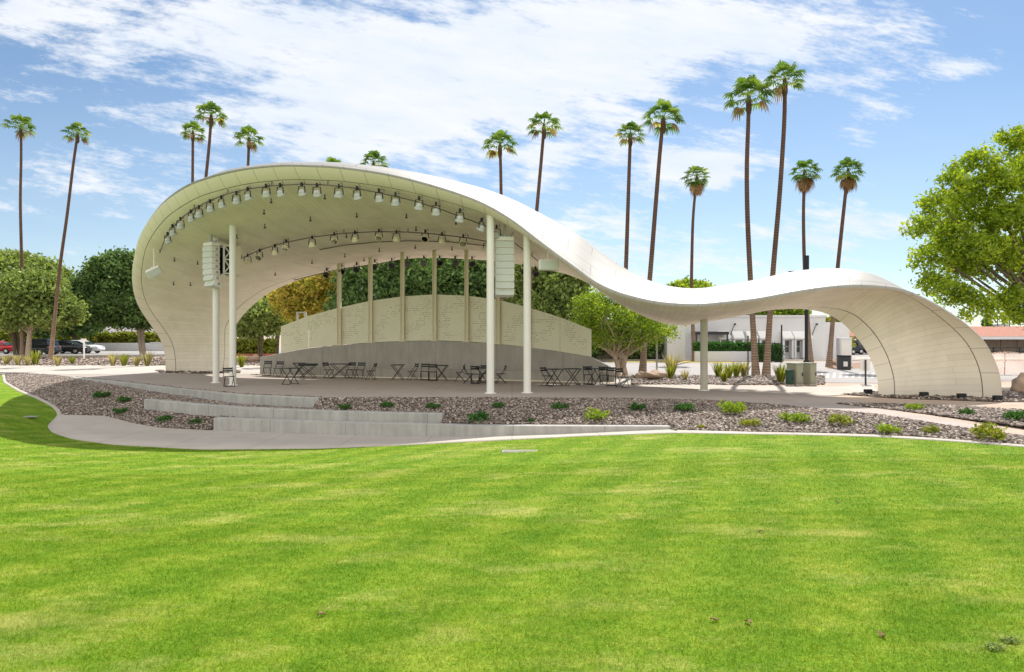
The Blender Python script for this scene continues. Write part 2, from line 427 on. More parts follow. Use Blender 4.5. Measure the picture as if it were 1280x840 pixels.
def ground_obj():
    vs = []; R = 8
    for x in XC:
        for j, (y, z) in enumerate(ground_rows(x)):
            k = [1, 1, 1, 1.1, 1.5, 3, 9, 30][j]; vs.append((x*k, y, z))
    fs = [(i*R+j, (i+1)*R+j, (i+1)*R+j+1, i*R+j+1) for i in range(len(XC)-1) for j in range(R-1)]
    return np_mesh('ground', vs, fs, M['desert'])
struct(ground_obj())

# grass blades (nobody could count them)
def grass():
    V = []; Fc = []; Rn = []
    zones = [(2.2, 5.0, 7500, .0034, .026), (5.0, 8.0, 4000, .0048, .026), (8.0, 13, 1500, .008, .026), (13, 24, 350, .014, .026)]
    allp = []
    for y0, y1, dens, w, h in zones:
        xm = y1*.75+2.0
        n = int((y1-y0)*2*xm*dens)
        x = RNG.uniform(-xm, xm, n); y = RNG.uniform(y0, y1, n)
        k = (np.abs(x) < y*.75+1.6) & (y < yL(x)-.02); x, y = x[k], y[k]
        l = yL(x); z0 = zL(x); t = np.clip((l-y)/np.maximum(l, 4), 0, 1.15); z = z0+(.5-z0)*t
        n = len(x); az = RNG.uniform(0, 2*PI, n); hh = h*RNG.uniform(.5, 1.25, n); ww = w*RNG.uniform(.7, 1.3, n)
        lean = RNG.uniform(.2, 1.5, n)*hh; la = RNG.uniform(0, 2*PI, n)
        p = np.stack([x, y, z-.004], 1)
        s = np.stack([np.cos(az)*ww/2, np.sin(az)*ww/2, np.zeros(n)], 1)
        ln = np.stack([np.cos(la)*lean, np.sin(la)*lean, hh], 1)
        base = sum(len(v) for v in V)
        vv = np.stack([p-s, p+s, p+ln], 1).reshape(-1, 3)
        V.append(vv); Fc.append(base+np.arange(3*n).reshape(-1, 3)); Rn.append(np.repeat(RNG.uniform(0, 1, n), 3))
    return np_mesh('grass', np.concatenate(V), np.concatenate(Fc), lawn_mat('grass_blade', True), rnd=np.concatenate(Rn))
g = grass(); tag(g, 'short bright green mown grass covering the sloping lawn', 'grass', kind='stuff')

# ------------------------------------------------------------------ stones
def stone_mat():
    m, nt, out = newmat('crushed_stone')
    a = N(nt, 'ShaderNodeAttribute'); a.attribute_name = 'rnd'
    b = N(nt, 'ShaderNodeBsdfPrincipled'); b.inputs['Roughness'].default_value = .85; L(nt, b.outputs[0], out.inputs[0])
    geo = N(nt, 'ShaderNodeTexCoord').outputs['Object']
    c = ramp(nt, a.outputs['Fac'], [(0, (.05, .040, .035)), (.3, (.135, .102, .085)), (.6, (.24, .188, .158)), (.85, (.37, .305, .255)), (1, (.58, .51, .45))]).outputs[0]
    L(nt, mixc(nt, c, ramp(nt, noise(nt, geo, 30, 4).outputs[0], [(.3, (.75, .75, .75)), (.7, (1.15, 1.15, 1.15))]).outputs[0], 1.0, 'MULTIPLY'), b.inputs['Base Color'])
    return m
M['stone'] = stone_mat()
bm = bmesh.new(); bmesh.ops.create_icosphere(bm, subdivisions=1, radius=1)
ICO_V = np.array([v.co[:] for v in bm.verts]); ICO_F = np.array([[v.index for v in f.verts] for f in bm.faces]); bm.free()
def stones(name, pts, size, label):
    n = len(pts); pts = np.asarray(pts)
    sv = RNG.uniform(.55, 1.35, (n, 1, 1))*size*np.stack([RNG.uniform(.8, 1.3, n), RNG.uniform(.7, 1.1, n), RNG.uniform(.45, .8, n)], 1)[:, None, :]
    v = ICO_V[None]*sv*(1+RNG.uniform(-.22, .22, (n, 12, 1)))
    az = RNG.uniform(0, 2*PI, n); tl = RNG.uniform(-.6, .6, n)
    ca, sa, ct, st = np.cos(az)[:, None], np.sin(az)[:, None], np.cos(tl)[:, None], np.sin(tl)[:, None]
    y2 = v[..., 1]*ct-v[..., 2]*st; z2 = v[..., 1]*st+v[..., 2]*ct
    v = np.stack([v[..., 0]*ca-y2*sa, v[..., 0]*sa+y2*ca, z2], -1)+pts[:, None, :]
    f = (ICO_F[None]+(np.arange(n)*12)[:, None, None]).reshape(-1, 3)
    o = np_mesh(name, v.reshape(-1, 3), f, M['stone'], rnd=np.repeat(RNG.uniform(0, 1, n), 12))
    return tag(o, label, 'gravel', kind='stuff')
pts = []
x = RNG.uniform(-30, 14, 150000)
for xx in x:
    xx = float(xx); u = float(yU(xx)); s = float(yS(xx))
    if RNG.random() > (s-u)/6.5: continue
    yy = u+.03+RNG.random()*(s-u-.06 + (.3 if W1x0 < xx < W1x1 else 0))
    P = prof(xx); ys_ = [p[0] for p in P]
    bad = False
    for tab, x0, x1 in ((W3, W3x0, W3x1), (W2, W2x0, W2x1), (W1, W1x0, W1x1)):
        if x0 <= xx <= x1:
            yf = float(np.interp(xx, tab[:, 0], tab[:, 1]))
            if yf-.03 < yy < yf+TH+.03: bad = True
    if W3x0 <= xx <= W3x1 and yy < float(np.interp(xx, W3[:, 0], W3[:, 1]))+TH: bad = True
    if bad: continue
    pts.append((xx, yy, float(np.interp(yy, ys_, [p[1] for p in P]))+.012))
stones('gravel', pts, .037, 'purple brown crushed stone filling the sloping beds between stage and lawn')

# terrace walls
def terrace(name, tab, label, n=60):
    o = MB(); xs = np.linspace(tab[0, 0], tab[-1, 0], n)
    a = [np.interp(xs, tab[:, 0], tab[:, k]) for k in (1, 2, 3)]
    pts = np.stack([xs, a[0]], 1); t = np.gradient(pts, axis=0); nrm = np.stack([-t[:, 1], t[:, 0]], 1); nrm /= np.linalg.norm(nrm, axis=1)[:, None]
    c = .015; sec = []
    for i in range(n):
        f = pts[i]; b = pts[i]+nrm[i]*TH; zf, zt = a[1][i]-.25, max(a[2][i], a[1][i]+.03)
        sec.append([(f[0], f[1], zf), (f[0], f[1], zt-c), (f[0]+nrm[i][0]*c, f[1]+nrm[i][1]*c, zt), (b[0]-nrm[i][0]*c, b[1]-nrm[i][1]*c, zt), (b[0], b[1], zt-c), (b[0], b[1], zf)])
    vs = [p for s_ in sec for p in s_]
    fs = [(i*6+j, (i+1)*6+j, (i+1)*6+(j+1) % 6, i*6+(j+1) % 6) for i in range(n-1) for j in range(6)]
    fs += [tuple(range(6))[::-1], tuple((n-1)*6+j for j in range(6))]
    o.add(vs, fs)
    loc = (float(xs[n//2]), float(a[0][n//2]), float(a[1][n//2]))
    return tag(o.build(name, M['step_concrete'], loc=loc), label, 'terrace wall', 'curved concrete terrace walls below the stage')
terrace('terrace_wall', W1, 'highest curved pale concrete terrace wall, along the stage edge on the left')
terrace('terrace_wall', W2, 'middle curved concrete terrace wall, ending halfway along the gravel slope')
terrace('terrace_wall', W3, 'lowest and longest curved concrete terrace wall, tapering into the path beside the lawn')

# ------------------------------------------------------------------ flat patches beyond the stage edge
def sheet(name, pts, mat, z):
    p3 = [Vector((float(p[0]), float(p[1]), z)) for p in pts]
    tri = tessellate_polygon([p3]); vs = [tuple(p) for p in p3]
    fs = []
    for t in tri:
        a, b, c = [p3[i] for i in t]
        fs.append(tuple(t) if (b-a).cross(c-a).z > 0 else (t[0], t[2], t[1]))
    return struct(np_mesh(name, vs, fs, mat))
def pxs(l, z=0): return [tuple(G(a, b, z)[:2]) for a, b in l]
M['stage_floor'] = pmat('stage_paving', (.40, .345, .315), (.35, .30, .27), .7, .85, .1, 60, fine=.06, joints=((0, 3.0), (1, 3.0)))
def floor_rows(x):
    s = float(yS(x)); zs = float(zS(x)); off = .32 if W1x0 < x < W1x1 else 0
    back = float(np.interp(x, [-60, -30, -20, -14, -5, 3, 6, 8.5, 10.5, 12.0, 14], [44.5, 44.5, 42, 41, 39, 36, 31.5, 29.6, 28.2, 27, 25]))
    back = max(back, s+1.0)
    return [(s+off+(back-s-off)*t, zs*max(0, 1-(t*(back-s))/3)) for t in (0, .1, .3, .6, 1)]
XF = np.unique(np.concatenate([np.linspace(-28, 11.2, 160), [W1x0, W1x0-.002, W1x1, W1x1+.002]]))
struct(strip('stage_floor', XF, floor_rows, M['stage_floor'], False))
sheet('pavement', pxs([(-700, 457), (200, 456.5), (420, 457.5), (420, 468), (-700, 468)]), M['concrete'], .006)
sheet('pavement', pxs([(690, 470.5), (770, 471), (830, 477), (900, 481.5), (985, 483), (1040, 484), (1090, 480), (1100, 492), (1040, 494.5), (960, 492), (880, 488), (800, 483), (700, 477)]), M['concrete'], .008)
sheet('road', [(-400, 70), (400, 70), (400, 112), (-400, 112)], M['asphalt'], .0)
sheet('road', pxs([(640, 452.5), (1600, 452.5), (1600, 470), (1090, 479), (1030, 478), (960, 470), (640, 467)]), M['asphalt'], .002)
sheet('pavement', pxs([(600, 446.5), (1400, 446.5), (1400, 451.8), (600, 451.8)]), M['concrete'], .008)
sheet('dirt_patch', pxs([(1032, 455), (1078, 453), (1080, 460.5), (1035, 461)]), M['dirt'], .010)
sheet('dry_lawn', pxs([(760, 451.2), (905, 451.2), (925, 454), (760, 453)]), pmat('dry_grass', (.42, .34, .10), (.36, .27, .07), 2, .95), .013)
mk = MB()
for i in range(9):
    a = 1026+i*8; p = pxs([(a, 466), (a+3, 466), (a-4+6, 473), (a-4+2, 473)]); mk.poly([(q[0], q[1], .008) for q in p][::-1])
struct(mk.build('road_markings', pmat('worn_road_paint', (.52, .50, .48), (.40, .38, .37), 6, .9)))
# gravel and mulch islands
def island(px_poly, n, size, z0=.004):
    poly = pxs(px_poly); sheet('gravel_bed', poly, M['soil'], z0+.006)
    a = np.array(poly); out = []
    while len(out) < n:
        p = RNG.uniform(a.min(0), a.max(0)); ins = False; j = len(a)-1
        for i in range(len(a)):
            if (a[i, 1] > p[1]) != (a[j, 1] > p[1]) and p[0] < (a[j, 0]-a[i, 0])*(p[1]-a[i, 1])/(a[j, 1]-a[i, 1])+a[i, 0]: ins = not ins
            j = i
        if ins: out.append((p[0], p[1], z0+.016))
    return out
pi = island([(1045, 504.5), (1130, 505.5), (1210, 509), (1300, 514), (1420, 522), (1400, 541), (1290, 535), (1200, 523), (1120, 513)], 4200, .05)
stones('gravel', pi, .04, 'crushed stone island between the two paths at the right')
pi = island([(1050, 493), (1085, 490), (1100, 489), (1250, 491), (1330, 489), (1420, 494), (1400, 503), (1250, 502.5), (1120, 498)], 1500, .05)
stones('gravel', pi, .05, 'dark crushed stone strip around the right foot of the white shell')
pi = island([(195, 463.4), (240, 462.6), (300, 463), (300, 466.6), (240, 467.4), (200, 466)], 260, .12)
stones('gravel', pi, .10, 'row of dark stones around the left foot of the white shell')
dp = []
for _ in range(9000):
    if RNG.random() < .5: q = G(RNG.uniform(-60, 330), RNG.uniform(447, 457))
    else: q = G(RNG.uniform(790, 1030), RNG.uniform(470, 481))
    dp.append((q[0], q[1], .02))
stones('gravel', dp, .07, 'tan gravel covering the planting beds behind the stage')

# ------------------------------------------------------------------ the shell
ROWS = [  # front lip (px,py,d)   back edge (px,py,d)   roof crest (px,py,d,v) or None
 ((207.2, 465.5, 40.0), (287, 467, 39.0), None),
 ((205.7, 442, 39.8), (290, 440, 39.0), None),
 ((200, 424, 39.3), (291, 424, 39.0), None),
 ((188.6, 406.7, 38.6), (293, 409, 38.9), None),
 ((176.2, 388.6, 37.7), (298, 402, 38.8), None),
 ((168.6, 371.4, 36.7), (304, 394, 38.7), None),
 ((165.3, 352.4, 35.6), (311, 386.5, 38.6), None),
 ((165.9, 331, 34.4), (322, 376.5, 38.5), None),
 ((172.4, 301, 32.6), (340, 364.2, 38.3), None),
 ((182.9, 280, 31.2), (360, 355, 38.1), None),
 ((198, 260, 29.6), (383, 347, 37.9), None),
 ((217, 244.4, 28.2), (407, 341, 37.7), None),
 ((240, 231, 27.0), (433, 335.7, 37.5), (258, 236, 29.2, 0.25)),
 ((266.7, 221.8, 26.2), (464, 330.5, 37.3), (286, 227.5, 28.5, 0.25)),
 ((293, 215.2, 25.6), (485, 327, 37.2), (314, 220.5, 28.0, 0.25)),
 ((320, 211, 25.2), (504, 323.9, 37.1), (342, 217, 27.7, 0.25)),
 ((355, 208.3, 24.9), (525, 322.5, 37.0), (376, 213.5, 27.5, 0.25)),
 ((390, 209, 24.7), (545, 322, 36.9), (410, 213.2, 27.4, 0.26)),
 ((424, 211, 24.6), (563, 322.8, 36.7), (443, 213.6, 27.4, 0.27)),
 ((480, 219, 24.5), (590, 324.5, 36.4), (499, 219.2, 27.5, 0.3)),
 ((527.6, 230.5, 24.4), (615, 326, 36.0), (545, 227.5, 27.6, 0.3)),
 ((575, 245, 24.4), (640, 329, 35.4), (590, 236, 27.8, 0.32)),
 ((608, 258.5, 24.5), (662, 333, 34.9), (622, 247.2, 28.2, 0.35)),
 ((640, 277.5, 24.4), (682, 337, 34.4), (652, 257, 28.2, 0.38)),
 ((671.4, 301.6, 24.2), (702, 341, 33.8), (682, 271.5, 28.4, 0.42)),
 ((695, 319.5, 24.0), (720, 347, 33.2), (703, 285, 28.7, 0.46)),
 ((719, 337, 23.8), (738, 356, 32.5), (725, 297, 28.35, 0.5)),
 ((743, 354.5, 23.6), (755, 368, 31.9), (748, 313, 27.95, 0.5)),
 ((766.7, 366, 23.4), (772, 378.5, 31.4), (769, 330, 27.76, 0.52)),
 ((790.5, 373.5, 23.2), (790, 388, 31.0), (790, 344.5, 27.69, 0.55)),
 ((817, 379.4, 23.0), (811, 398, 30.5), (813, 356.2, 27.55, 0.58)),
 ((845, 382.5, 22.9), (832, 404.5, 30.0), (840, 362.0, 27.36, 0.6)),
 ((874, 383.2, 22.8), (855, 406.7, 29.4), (868, 364.2, 26.96, 0.6)),
 ((905, 380.5, 22.75), (882, 402.5, 28.9), (897, 362, 26.64, 0.6)),
 ((945.7, 376, 22.7), (920, 396, 28.2), (938, 353.3, 26.2, 0.6)),
 ((991.4, 367.6, 22.7), (958, 388.5, 27.5), (980, 344.6, 25.78, 0.6)),
 ((1022, 363.0, 22.7), (985, 386.3, 27.0), (1008, 340.2, 25.48, 0.6)),
 ((1050, 360, 22.7), (1010, 387, 26.5), (1036, 338.2, 25.18, 0.6)),
 ((1076, 359, 22.7), (1030, 391, 26.0), (1064, 340.6, 24.81, 0.58)),
 ((1099, 360, 22.7), (1043, 397, 25.7), (1089, 347.3, 24.55, 0.55)),
 ((1120.5, 362.3, 22.7), (1054, 404.8, 25.4), (1110, 356.8, 24.25, 0.5)),
 ((1142, 368.6, 22.7), (1062, 412.5, 25.2), None),
 ((1167, 380, 22.7), (1070, 421, 25.0), None),
 ((1190, 393.5, 22.7), (1077, 430, 24.8), None),
 ((1212, 409.4, 22.75), (1083.5, 440, 24.6), None),
 ((1230.5, 427.5, 22.7), (1090, 453, 24.4), None),
 ((1244, 451, 22.7), (1095, 468, 24.25), None),
 ((1250.8, 474, 22.7), (1097.5, 480, 24.15), None),
 ((1253, 499.5, 22.76), (1098, 495, 24.14), None),
]
nR = len(ROWS)
Fr = np.array([W(*r[0]) for r in ROWS]); Bk = np.array([W(*r[1]) for r in ROWS])
SAG = (-.2, -.75, -.85, -.7, -.5, -.2)
Of = np.zeros((nR, 3)); vT = np.zeros(nR)
for i, (f, b, t) in enumerate(ROWS):
    if t is not None:
        vT[i] = t[3]; Of[i] = W(*t[:3])-(Fr[i]*(1-t[3])+Bk[i]*t[3])
    elif i <= 12:
        k = i/12
        Of[i] = np.array([-.1, .55, .05])*(1-k)+np.array([-.05, .4, .45])*k
        vT[i] = .5*(1-k)+.3*k
    else:
        k = (i-41)/7
        Of[i] = np.array([.45, .40, .42])*(1-k)+np.array([.22, .55, 0])*k; vT[i] = .5
def smooth_rows(a, keep, it):
    a = a.copy()
    for _ in range(it):
        b = a.copy(); b[1:-1] = .25*a[:-2]+.5*a[1:-1]+.25*a[2:]
        a = np.where(keep[:, None], a, b)
    return a
# a few relaxations of the rows keep the lips on their lines but even out depth
Oi = np.zeros((nR, 3))                                     # the ceiling's own bow: it sags behind the upturned front rim
for i in range(nR):
    if i <= 6: Oi[i] = np.array([-.1, .45, 0.])*(1-i/6)+np.array([0, .25, -.1])*i/6
    elif i <= 20: Oi[i] = np.array([0, 0, np.interp(i, [6, 10, 13, 16, 18, 20], SAG)])
    elif i <= 25: Oi[i] = np.array([0, 0, SAG[-1]])*(1-(i-20)/5)+Of[25]*.75*(i-20)/5
    elif i <= 39: Oi[i] = np.array([0, 0, np.interp(i, [26, 28, 36, 39], [.35, -.12, -.1, .15])])
    else: Oi[i] = Of[i]*.75
Dr = np.interp(np.arange(nR), [4, 9, 23, 27, 30, 41], [0, .42, .42, .22, .05, 0])    # the front rim hangs like a visor
Of[:] = smooth_rows(Of, np.zeros(nR, bool), 2); Oi = smooth_rows(Oi, np.zeros(nR, bool), 3)
vT = smooth_rows(vT[:, None], np.zeros(nR, bool), 2)[:, 0]
SUB = 6
def crom(P):
    P = np.asarray(P); out = []
    n = len(P)
    for i in range(n-1):
        p0, p1, p2, p3 = P[max(i-1, 0)], P[i], P[i+1], P[min(i+2, n-1)]
        for k in range(SUB):
            t = k/SUB
            out.append(.5*((2*p1)+(-p0+p2)*t+(2*p0-5*p1+4*p2-p3)*t*t+(-p0+3*p1-3*p2+p3)*t**3))
    out.append(P[-1]); return np.array(out)
Fd, Bd, Od, Oid, vd = crom(Fr), crom(Bk), crom(Of), crom(Oi), crom(vT[:, None])[:, 0]; Drd = crom(Dr[:, None])[:, 0]
nU = len(Fd); NV = 34
vv = np.linspace(0, 1, NV)**1.5
kk = math.log(.5)/np.log(np.clip(vd, .2, .8))
x_ = vv[None]; vq = np.clip(vd, .2, .8)[:, None]
bmp = np.where(x_ < vq, 1-(1-np.minimum(x_/vq, 1))**1.6, 1-np.clip((x_-vq)/(1-vq), 0, 1)**1.8)     # (nU,NV)
bmi = np.sin(PI*np.repeat(x_, nU, 0)**.85)
chord = Fd[:, None]*(1-vv)[None, :, None]+Bd[:, None]*vv[None, :, None]
On = Od/np.linalg.norm(Od, axis=1)[:, None]
inner = chord+Oid[:, None]*bmi[..., None]
inner[..., 2] -= Drd[:, None]*((1-np.exp(-vv/.035))*(1-vv)**2)[None]
lip = On*.09
outer = chord+lip[:, None]*(1-.0*vv)[None, :, None]+Od[:, None]*bmp[..., None]
SH0 = np.array([-2., 30., 0.])
shell = thing('bandshell', SH0, 'sweeping white wave shaped bandshell roof curling over the stage and down to the right', 'bandshell')
def loft_grid(name, P, mat, flip, extra_rim=None):
    nu, nv = P.shape[:2]
    idx = np.arange(nu*nv).reshape(nu, nv)
    f = np.stack([idx[:-1, :-1], idx[1:, :-1], idx[1:, 1:], idx[:-1, 1:]], -1).reshape(-1, 4)
    if flip: f = f[:, ::-1]
    o = np_mesh(name, P.reshape(-1, 3)-SH0, f, mat, parent=shell, smooth=True)
    me = o.data
    mid = P[:, nv//2]; u = np.concatenate([[0], np.cumsum(np.linalg.norm(np.diff(mid, axis=0), axis=1))])
    dv = np.linalg.norm(np.diff(P, axis=1), axis=2); v = np.concatenate([np.zeros((nu, 1)), np.cumsum(dv, axis=1)], 1)
    U = np.repeat(u[:, None], nv, 1).ravel(); V = v.ravel(); E2 = (v[:, -1:]-v)+np.where((np.arange(nu) > 11*SUB) & (np.arange(nu) < 36*SUB), 20, 0)[:, None]; E2 = E2.ravel()
    li = np.zeros(len(me.loops), dtype=np.int32); me.loops.foreach_get('vertex_index', li)
    me.uv_layers.new(name='board').data.foreach_set('uv', np.stack([U[li], V[li]], 1).astype(np.float32).ravel())
    me.uv_layers.new(name='edge').data.foreach_set('uv', np.stack([(v+np.where((np.arange(nu) > 28*SUB) & (np.arange(nu) < 38*SUB), 20, 0)[:, None]*(name == 'ceiling')).ravel()[li], E2[li]], 1).astype(np.float32).ravel())
    return o
ceil = loft_grid('ceiling', inner, M['ceiling'], True)
# the roof wraps round both lips so the shell has real edges
roofP = np.concatenate([inner[:, :1], outer, inner[:, -1:]], 1)
roof = loft_grid('roof_panels', roofP, M['roof'], False)
for o in (ceil, roof):
    at = o.data.uv_layers; at.active_index = 0
ai = np.arange(nU*NV).reshape(nU, NV)
BV = BVHTree.FromPolygons([tuple(p) for p in inner.reshape(-1, 3)], np.stack([ai[:-1, :-1], ai[1:, :-1], ai[1:, 1:], ai[:-1, 1:]], -1).reshape(-1, 4).tolist())
CAM = Vector((0, 0, EYE))
def hit(px, py):
    d = Vector(W(px, py, 1.0))-CAM
    h = BV.ray_cast(CAM, d.normalized())
    return h[0], h[1]
def under(x, y, default):
    h = BV.ray_cast(Vector((x, y, 0)), Vector((0, 0, 1)))
    return h[0].z if h[0] else default
for a, b in [(296,293),(218,322),(247,326),(217,352),(238,353),(339,248),(331,280),(388,271),(406,243),(344,340),(390,325),(431,317),(474,310),(446,266),(508,267),(519,306),(565,308),(570,275),(433,292),(330,262),(520,283),(455,322)]:
    h, n = hit(a, b)
    if h is None: continue
    m_ = MB(); m_.tube([h-Vector(SH0), h-Vector(SH0)+Vector((0, 0, -.14))], .022, 8); m_.box(tuple(h-Vector(SH0)+Vector((0, 0, -.16))), (.08, .08, .05))
    m_.build('rigging_point', M['dark_grey'], shell)

# columns under the front lip
for a, b, lab in ((270, 478.5, 'white round column behind the left speaker stack'), (291, 481.5, 'white round column just right of the left speaker stack'),
                (613, 491.5, 'white round column left of the right hand speaker stack'), (659, 491, 'white round column right of the right hand speaker stack'),
                (880, 488, 'short pale column holding the low dip of the white roof')):
    p = G(a, b); zt = under(p[0], p[1], 6)+.08; print('COL', a, 'top py', round(420-(zt-EYE)*F/p[1], 1))
    t = thing('support_column', p, lab, 'column', 'round columns under the white roof')
    m_ = MB(); m_.tube([(0, 0, 0), (0, 0, zt)], .14, 24); m_.build('pole', M['dip_shade_paint' if a == 880 else 'white_paint'], t)
    m_ = MB(); m_.lathe([(.22, 0), (.22, .015), (.17, .03), (.16, .03)], 24); m_.build('base_plate', M['white_paint'], t)

# ------------------------------------------------------------------ lighting bars and spotlights
def bar(pxl, label, dn=.16):
    P = []
    for a, b in pxl:
        h, n = hit(a, b)
        if h is not None: P.append(h+Vector((0, -.02, -dn)))
    c = sum(P, Vector())/len(P)
    loc = P[0]
    t = thing('lighting_bar', loc, label, 'lighting bar', 'lighting bars under the shell')
    m_ = MB(); m_.tube([p-loc for p in P], .024, 8); m_.build('pipe', M['rail'], t)
    for p in P[::2]:
        m2 = MB(); m2.tube([p-loc, p-loc+Vector((0, .01, dn+.02))], .016, 6); m2.build('hanger', M['dark_grey'], t)
bar([(200,312),(207,293),(216,280),(228,267),(243,256),(262,246),(285,237),(310,231),(340,227),(375,225),(410,226),(445,230),(480,237),(515,245),(550,256),(585,269),(610,279),(640,297),(665,316),(690,337)], 'long curved pipe of spotlights following the front rim of the shell')
bar([(302,319),(325,308),(355,299),(390,292),(430,287),(470,285),(510,285.5),(550,288.5),(585,293),(612,298)], 'curved pipe of spotlights across the middle of the ceiling')
bar([(400,310.5),(430,305),(470,301),(510,299.5),(560,300.5),(612,306)], 'bare curved pipe between the middle and back lights', .06)
bar([(368,348),(395,341),(425,334),(460,329),(500,325.5),(545,324),(590,325.5),(630,329),(665,335)], 'curved pipe of spotlights along the back edge of the shell', .1)
def spot_proto(kind):
    t = thing('spotlight', (0, 0, 0), 'x', 'spotlight')
    R = Matrix.Rotation({'front': 3.72, 'mid': 2.3, 'side': 3.5, 'back': 2.25}[kind], 4, 'X')
    k = 1.0
    body = MB(); body.lathe([(.03, -.085), (.075, -.075), (.108, -.045), (.125, .0), (.135, .05), (.158, .09), (.168, .11), (.166, .135), (.135, .137)], 16, R, (0, 0, -.33))
    lens = MB(); lens.lathe([(.135, .137), (.11, .125), (.01, .120)], 16, R, (0, 0, -.33))
    wm = M['spot_white'] if kind == 'front' else M['dark_grey'] if kind == 'back' else M['cream_steel']
    b = body.build('housing', wm, t); lens.build('lens', M['lens_dark'], b)
    y = MB()
    for s in (-1, 1): y.bar((s*.165, 0, -.38), (s*.13, 0, -.14), .018, .035)
    y.bar((-.13, 0, -.14), (.13, 0, -.14), .035, .018); y.build('yoke', M['black_metal'], t)
    c = MB(); c.box((0, 0, -.06), (.07, .09, .14), ch=.012); c.tube([(-.02, 0, -.1), (.14, .02, -.03), (.1, .0, .05)], .012, 6); c.build('clamp', M['black_metal'], t)
    return t
protos = {k: spot_proto(k) for k in ('front', 'mid', 'side', 'back')}
usedp = set()
ORD = ['first', 'second', 'third', 'fourth', 'fifth', 'sixth', 'seventh', 'eighth', 'ninth', 'tenth', 'eleventh', 'twelfth', 'thirteenth', 'fourteenth', 'fifteenth', 'sixteenth', 'seventeenth', 'eighteenth', 'nineteenth', 'twentieth', 'twenty first', 'twenty second', 'twenty third']
def spots(rows, kinds, where, grp, up, drop):
    for i, (a, b) in enumerate(rows):
        h, n = hit(a, b-up)
        if h is None: continue
        loc = h+Vector((0, -.04, -drop))
        k = kinds[i % len(kinds)]; t = protos[k]; lab = '%s spotlight from the left on the %s' % (ORD[i], where)
        rz = random.uniform(-.5, .5) + (.5 if a > 560 else 0)
        if k not in usedp:
            usedp.add(k); t.location = loc; t.rotation_euler = (0, 0, rz); t['label'] = lab; t['group'] = grp
        else: copy_tree(t, loc, lab, rz, grp)
spots([(210,296),(216,286),(226,277),(239,267.5),(249,262),(263,254.5),(277,249.5),(296,244),(310,239),(333,235),(350.5,234),(377.4,233),(396.4,234),(423.8,235),(446.4,237.6),(473.8,240.5),(494.5,245),(524,250),(545,257),(575,265.5),(602,277.4),(620.5,286)],
      ['front'], 'long front lighting bar under the shell rim', 'white spotlights along the front rim', 10, .16)
spots([(310,322),(325,316),(344,310),(358,304),(390.5,299.5),(418,295),(444,293),(473.8,291),(495.7,292.4),(531.7,291.7),(552.6,295),(579,297.6),(608.6,304.8)],
      ['side', 'mid'], 'middle ceiling lighting bar', 'spotlights along the middle of the ceiling', 8, .12)
spots([(408.8,344.8),(427.4,340),(446,337.6),(468.6,334.2),(489.8,332.6),(509,330.6),(530,329.8),(549.5,329.3),(569,329.8),(590,330.5),(653.6,340),(669,343)],
      ['back'], 'rear lighting bar above the wall posts', 'dark spotlights along the back edge', 10, .02)

# ------------------------------------------------------------------ loudspeakers
def line_array(loc, rz, label, ncab, top_z):
    t = thing('line_array_speaker', loc, label, 'loudspeaker', 'hanging speaker stacks', rz)
    w, dp, h = .70, .42, .255
    z = 0; ang = 0; y = 0
    m_ = MB(); m_.box((0, .02, .03), (w*.96, dp, .16), ch=.02); m_.build('top_frame', M['white_paint'], t)
    for i in range(ncab):
        curve_ = max(0, i-ncab+4)*.045
        ang += curve_; z -= h; y += math.sin(ang)*h*.8
        c = MB(); c.box((0, y, z+h/2-.06), (w, dp, h*.965), rot=(-ang, 0, 0), ch=.025)
        cab = c.build('cabinet', M['white_paint'], t)
        g_ = MB(); g_.box((0, y-dp/2-.004, z+h/2-.06), (w*.92, .012, h*.80), rot=(-ang, 0, 0)); g_.build('grille', M['pole_white'], cab)
        for s in (-1, 1):
            hn = MB(); hn.box((s*(w/2+.004), y+.06, z+h/2-.06), (.01, .13, h*.5), rot=(-ang, 0, 0)); hn.build('handle', M['pole_grey'], cab)
    m_ = MB(); top = top_z-loc[2]
    m_.bar((0, 0, .1), (0, 0, top), .10); m_.bar((-.25, 0, .135), (.25, 0, .135), .07); m_.bar((.2, .05, .13), (.34, .12, .32), .05)
    m_.build('hanger', M['pole_grey'], t)
    fr = MB(); x0 = .05
    for xx in (-.3, .3):
        for zz in (-.05, -1.25): pass
        fr.bar((xx, .42, .05), (xx, .42, -1.3), .06); fr.bar((xx, .95, .05), (xx, .95, -1.3), .06)
        for k in range(3): fr.bar((xx, .42, .02-.62*k), (xx, .95, .02-.62*k), .06)
        for k in range(2):
            fr.bar((xx, .42, .02-.62*k), (xx, .95, -.6-.62*k), .045); fr.bar((xx, .95, .02-.62*k), (xx, .42, -.6-.62*k), .045)
    fr.bar((-.3, .42, .02), (.3, .42, .02), .06); fr.bar((-.3, .95, .02), (.3, .95, .02), .06); fr.bar((-.3, .42, -1.26), (.3, .42, -1.26), .06); fr.bar((-.3, .95, -1.26), (.3, .95, -1.26), .06)
    bk = MB(); bk.box((.27, .685, -.62), (.012, .46, 1.2)); bk.box((-.27, .685, -.62), (.012, .46, 1.2)); fb_ = fr.build('bracing_frame', M['white_paint'], t)
    bk.build('backing_plate', M['black_metal'], fb_)
    bp = MB(); bp.box((0, 1.12, -.6), (.62, .28, 1.35), ch=.02); bp.build('rear_cabinet', M['cream_steel'], t)
    return t
M['pole_white'] = pmat('speaker_grille', (.60, .63, .60), (.55, .58, .55), 60, .6)
pL = W(264, 306.5, 30.2); line_array(pL, -.62, 'tall white stack of hanging speakers beside the left pair of columns', 7, under(pL[0], pL[1], 7))
pR = W(631, 300, 25.6); line_array(pR, .08, 'tall white stack of hanging speakers between the two front right columns', 8, under(pR[0], pR[1], 6.2))
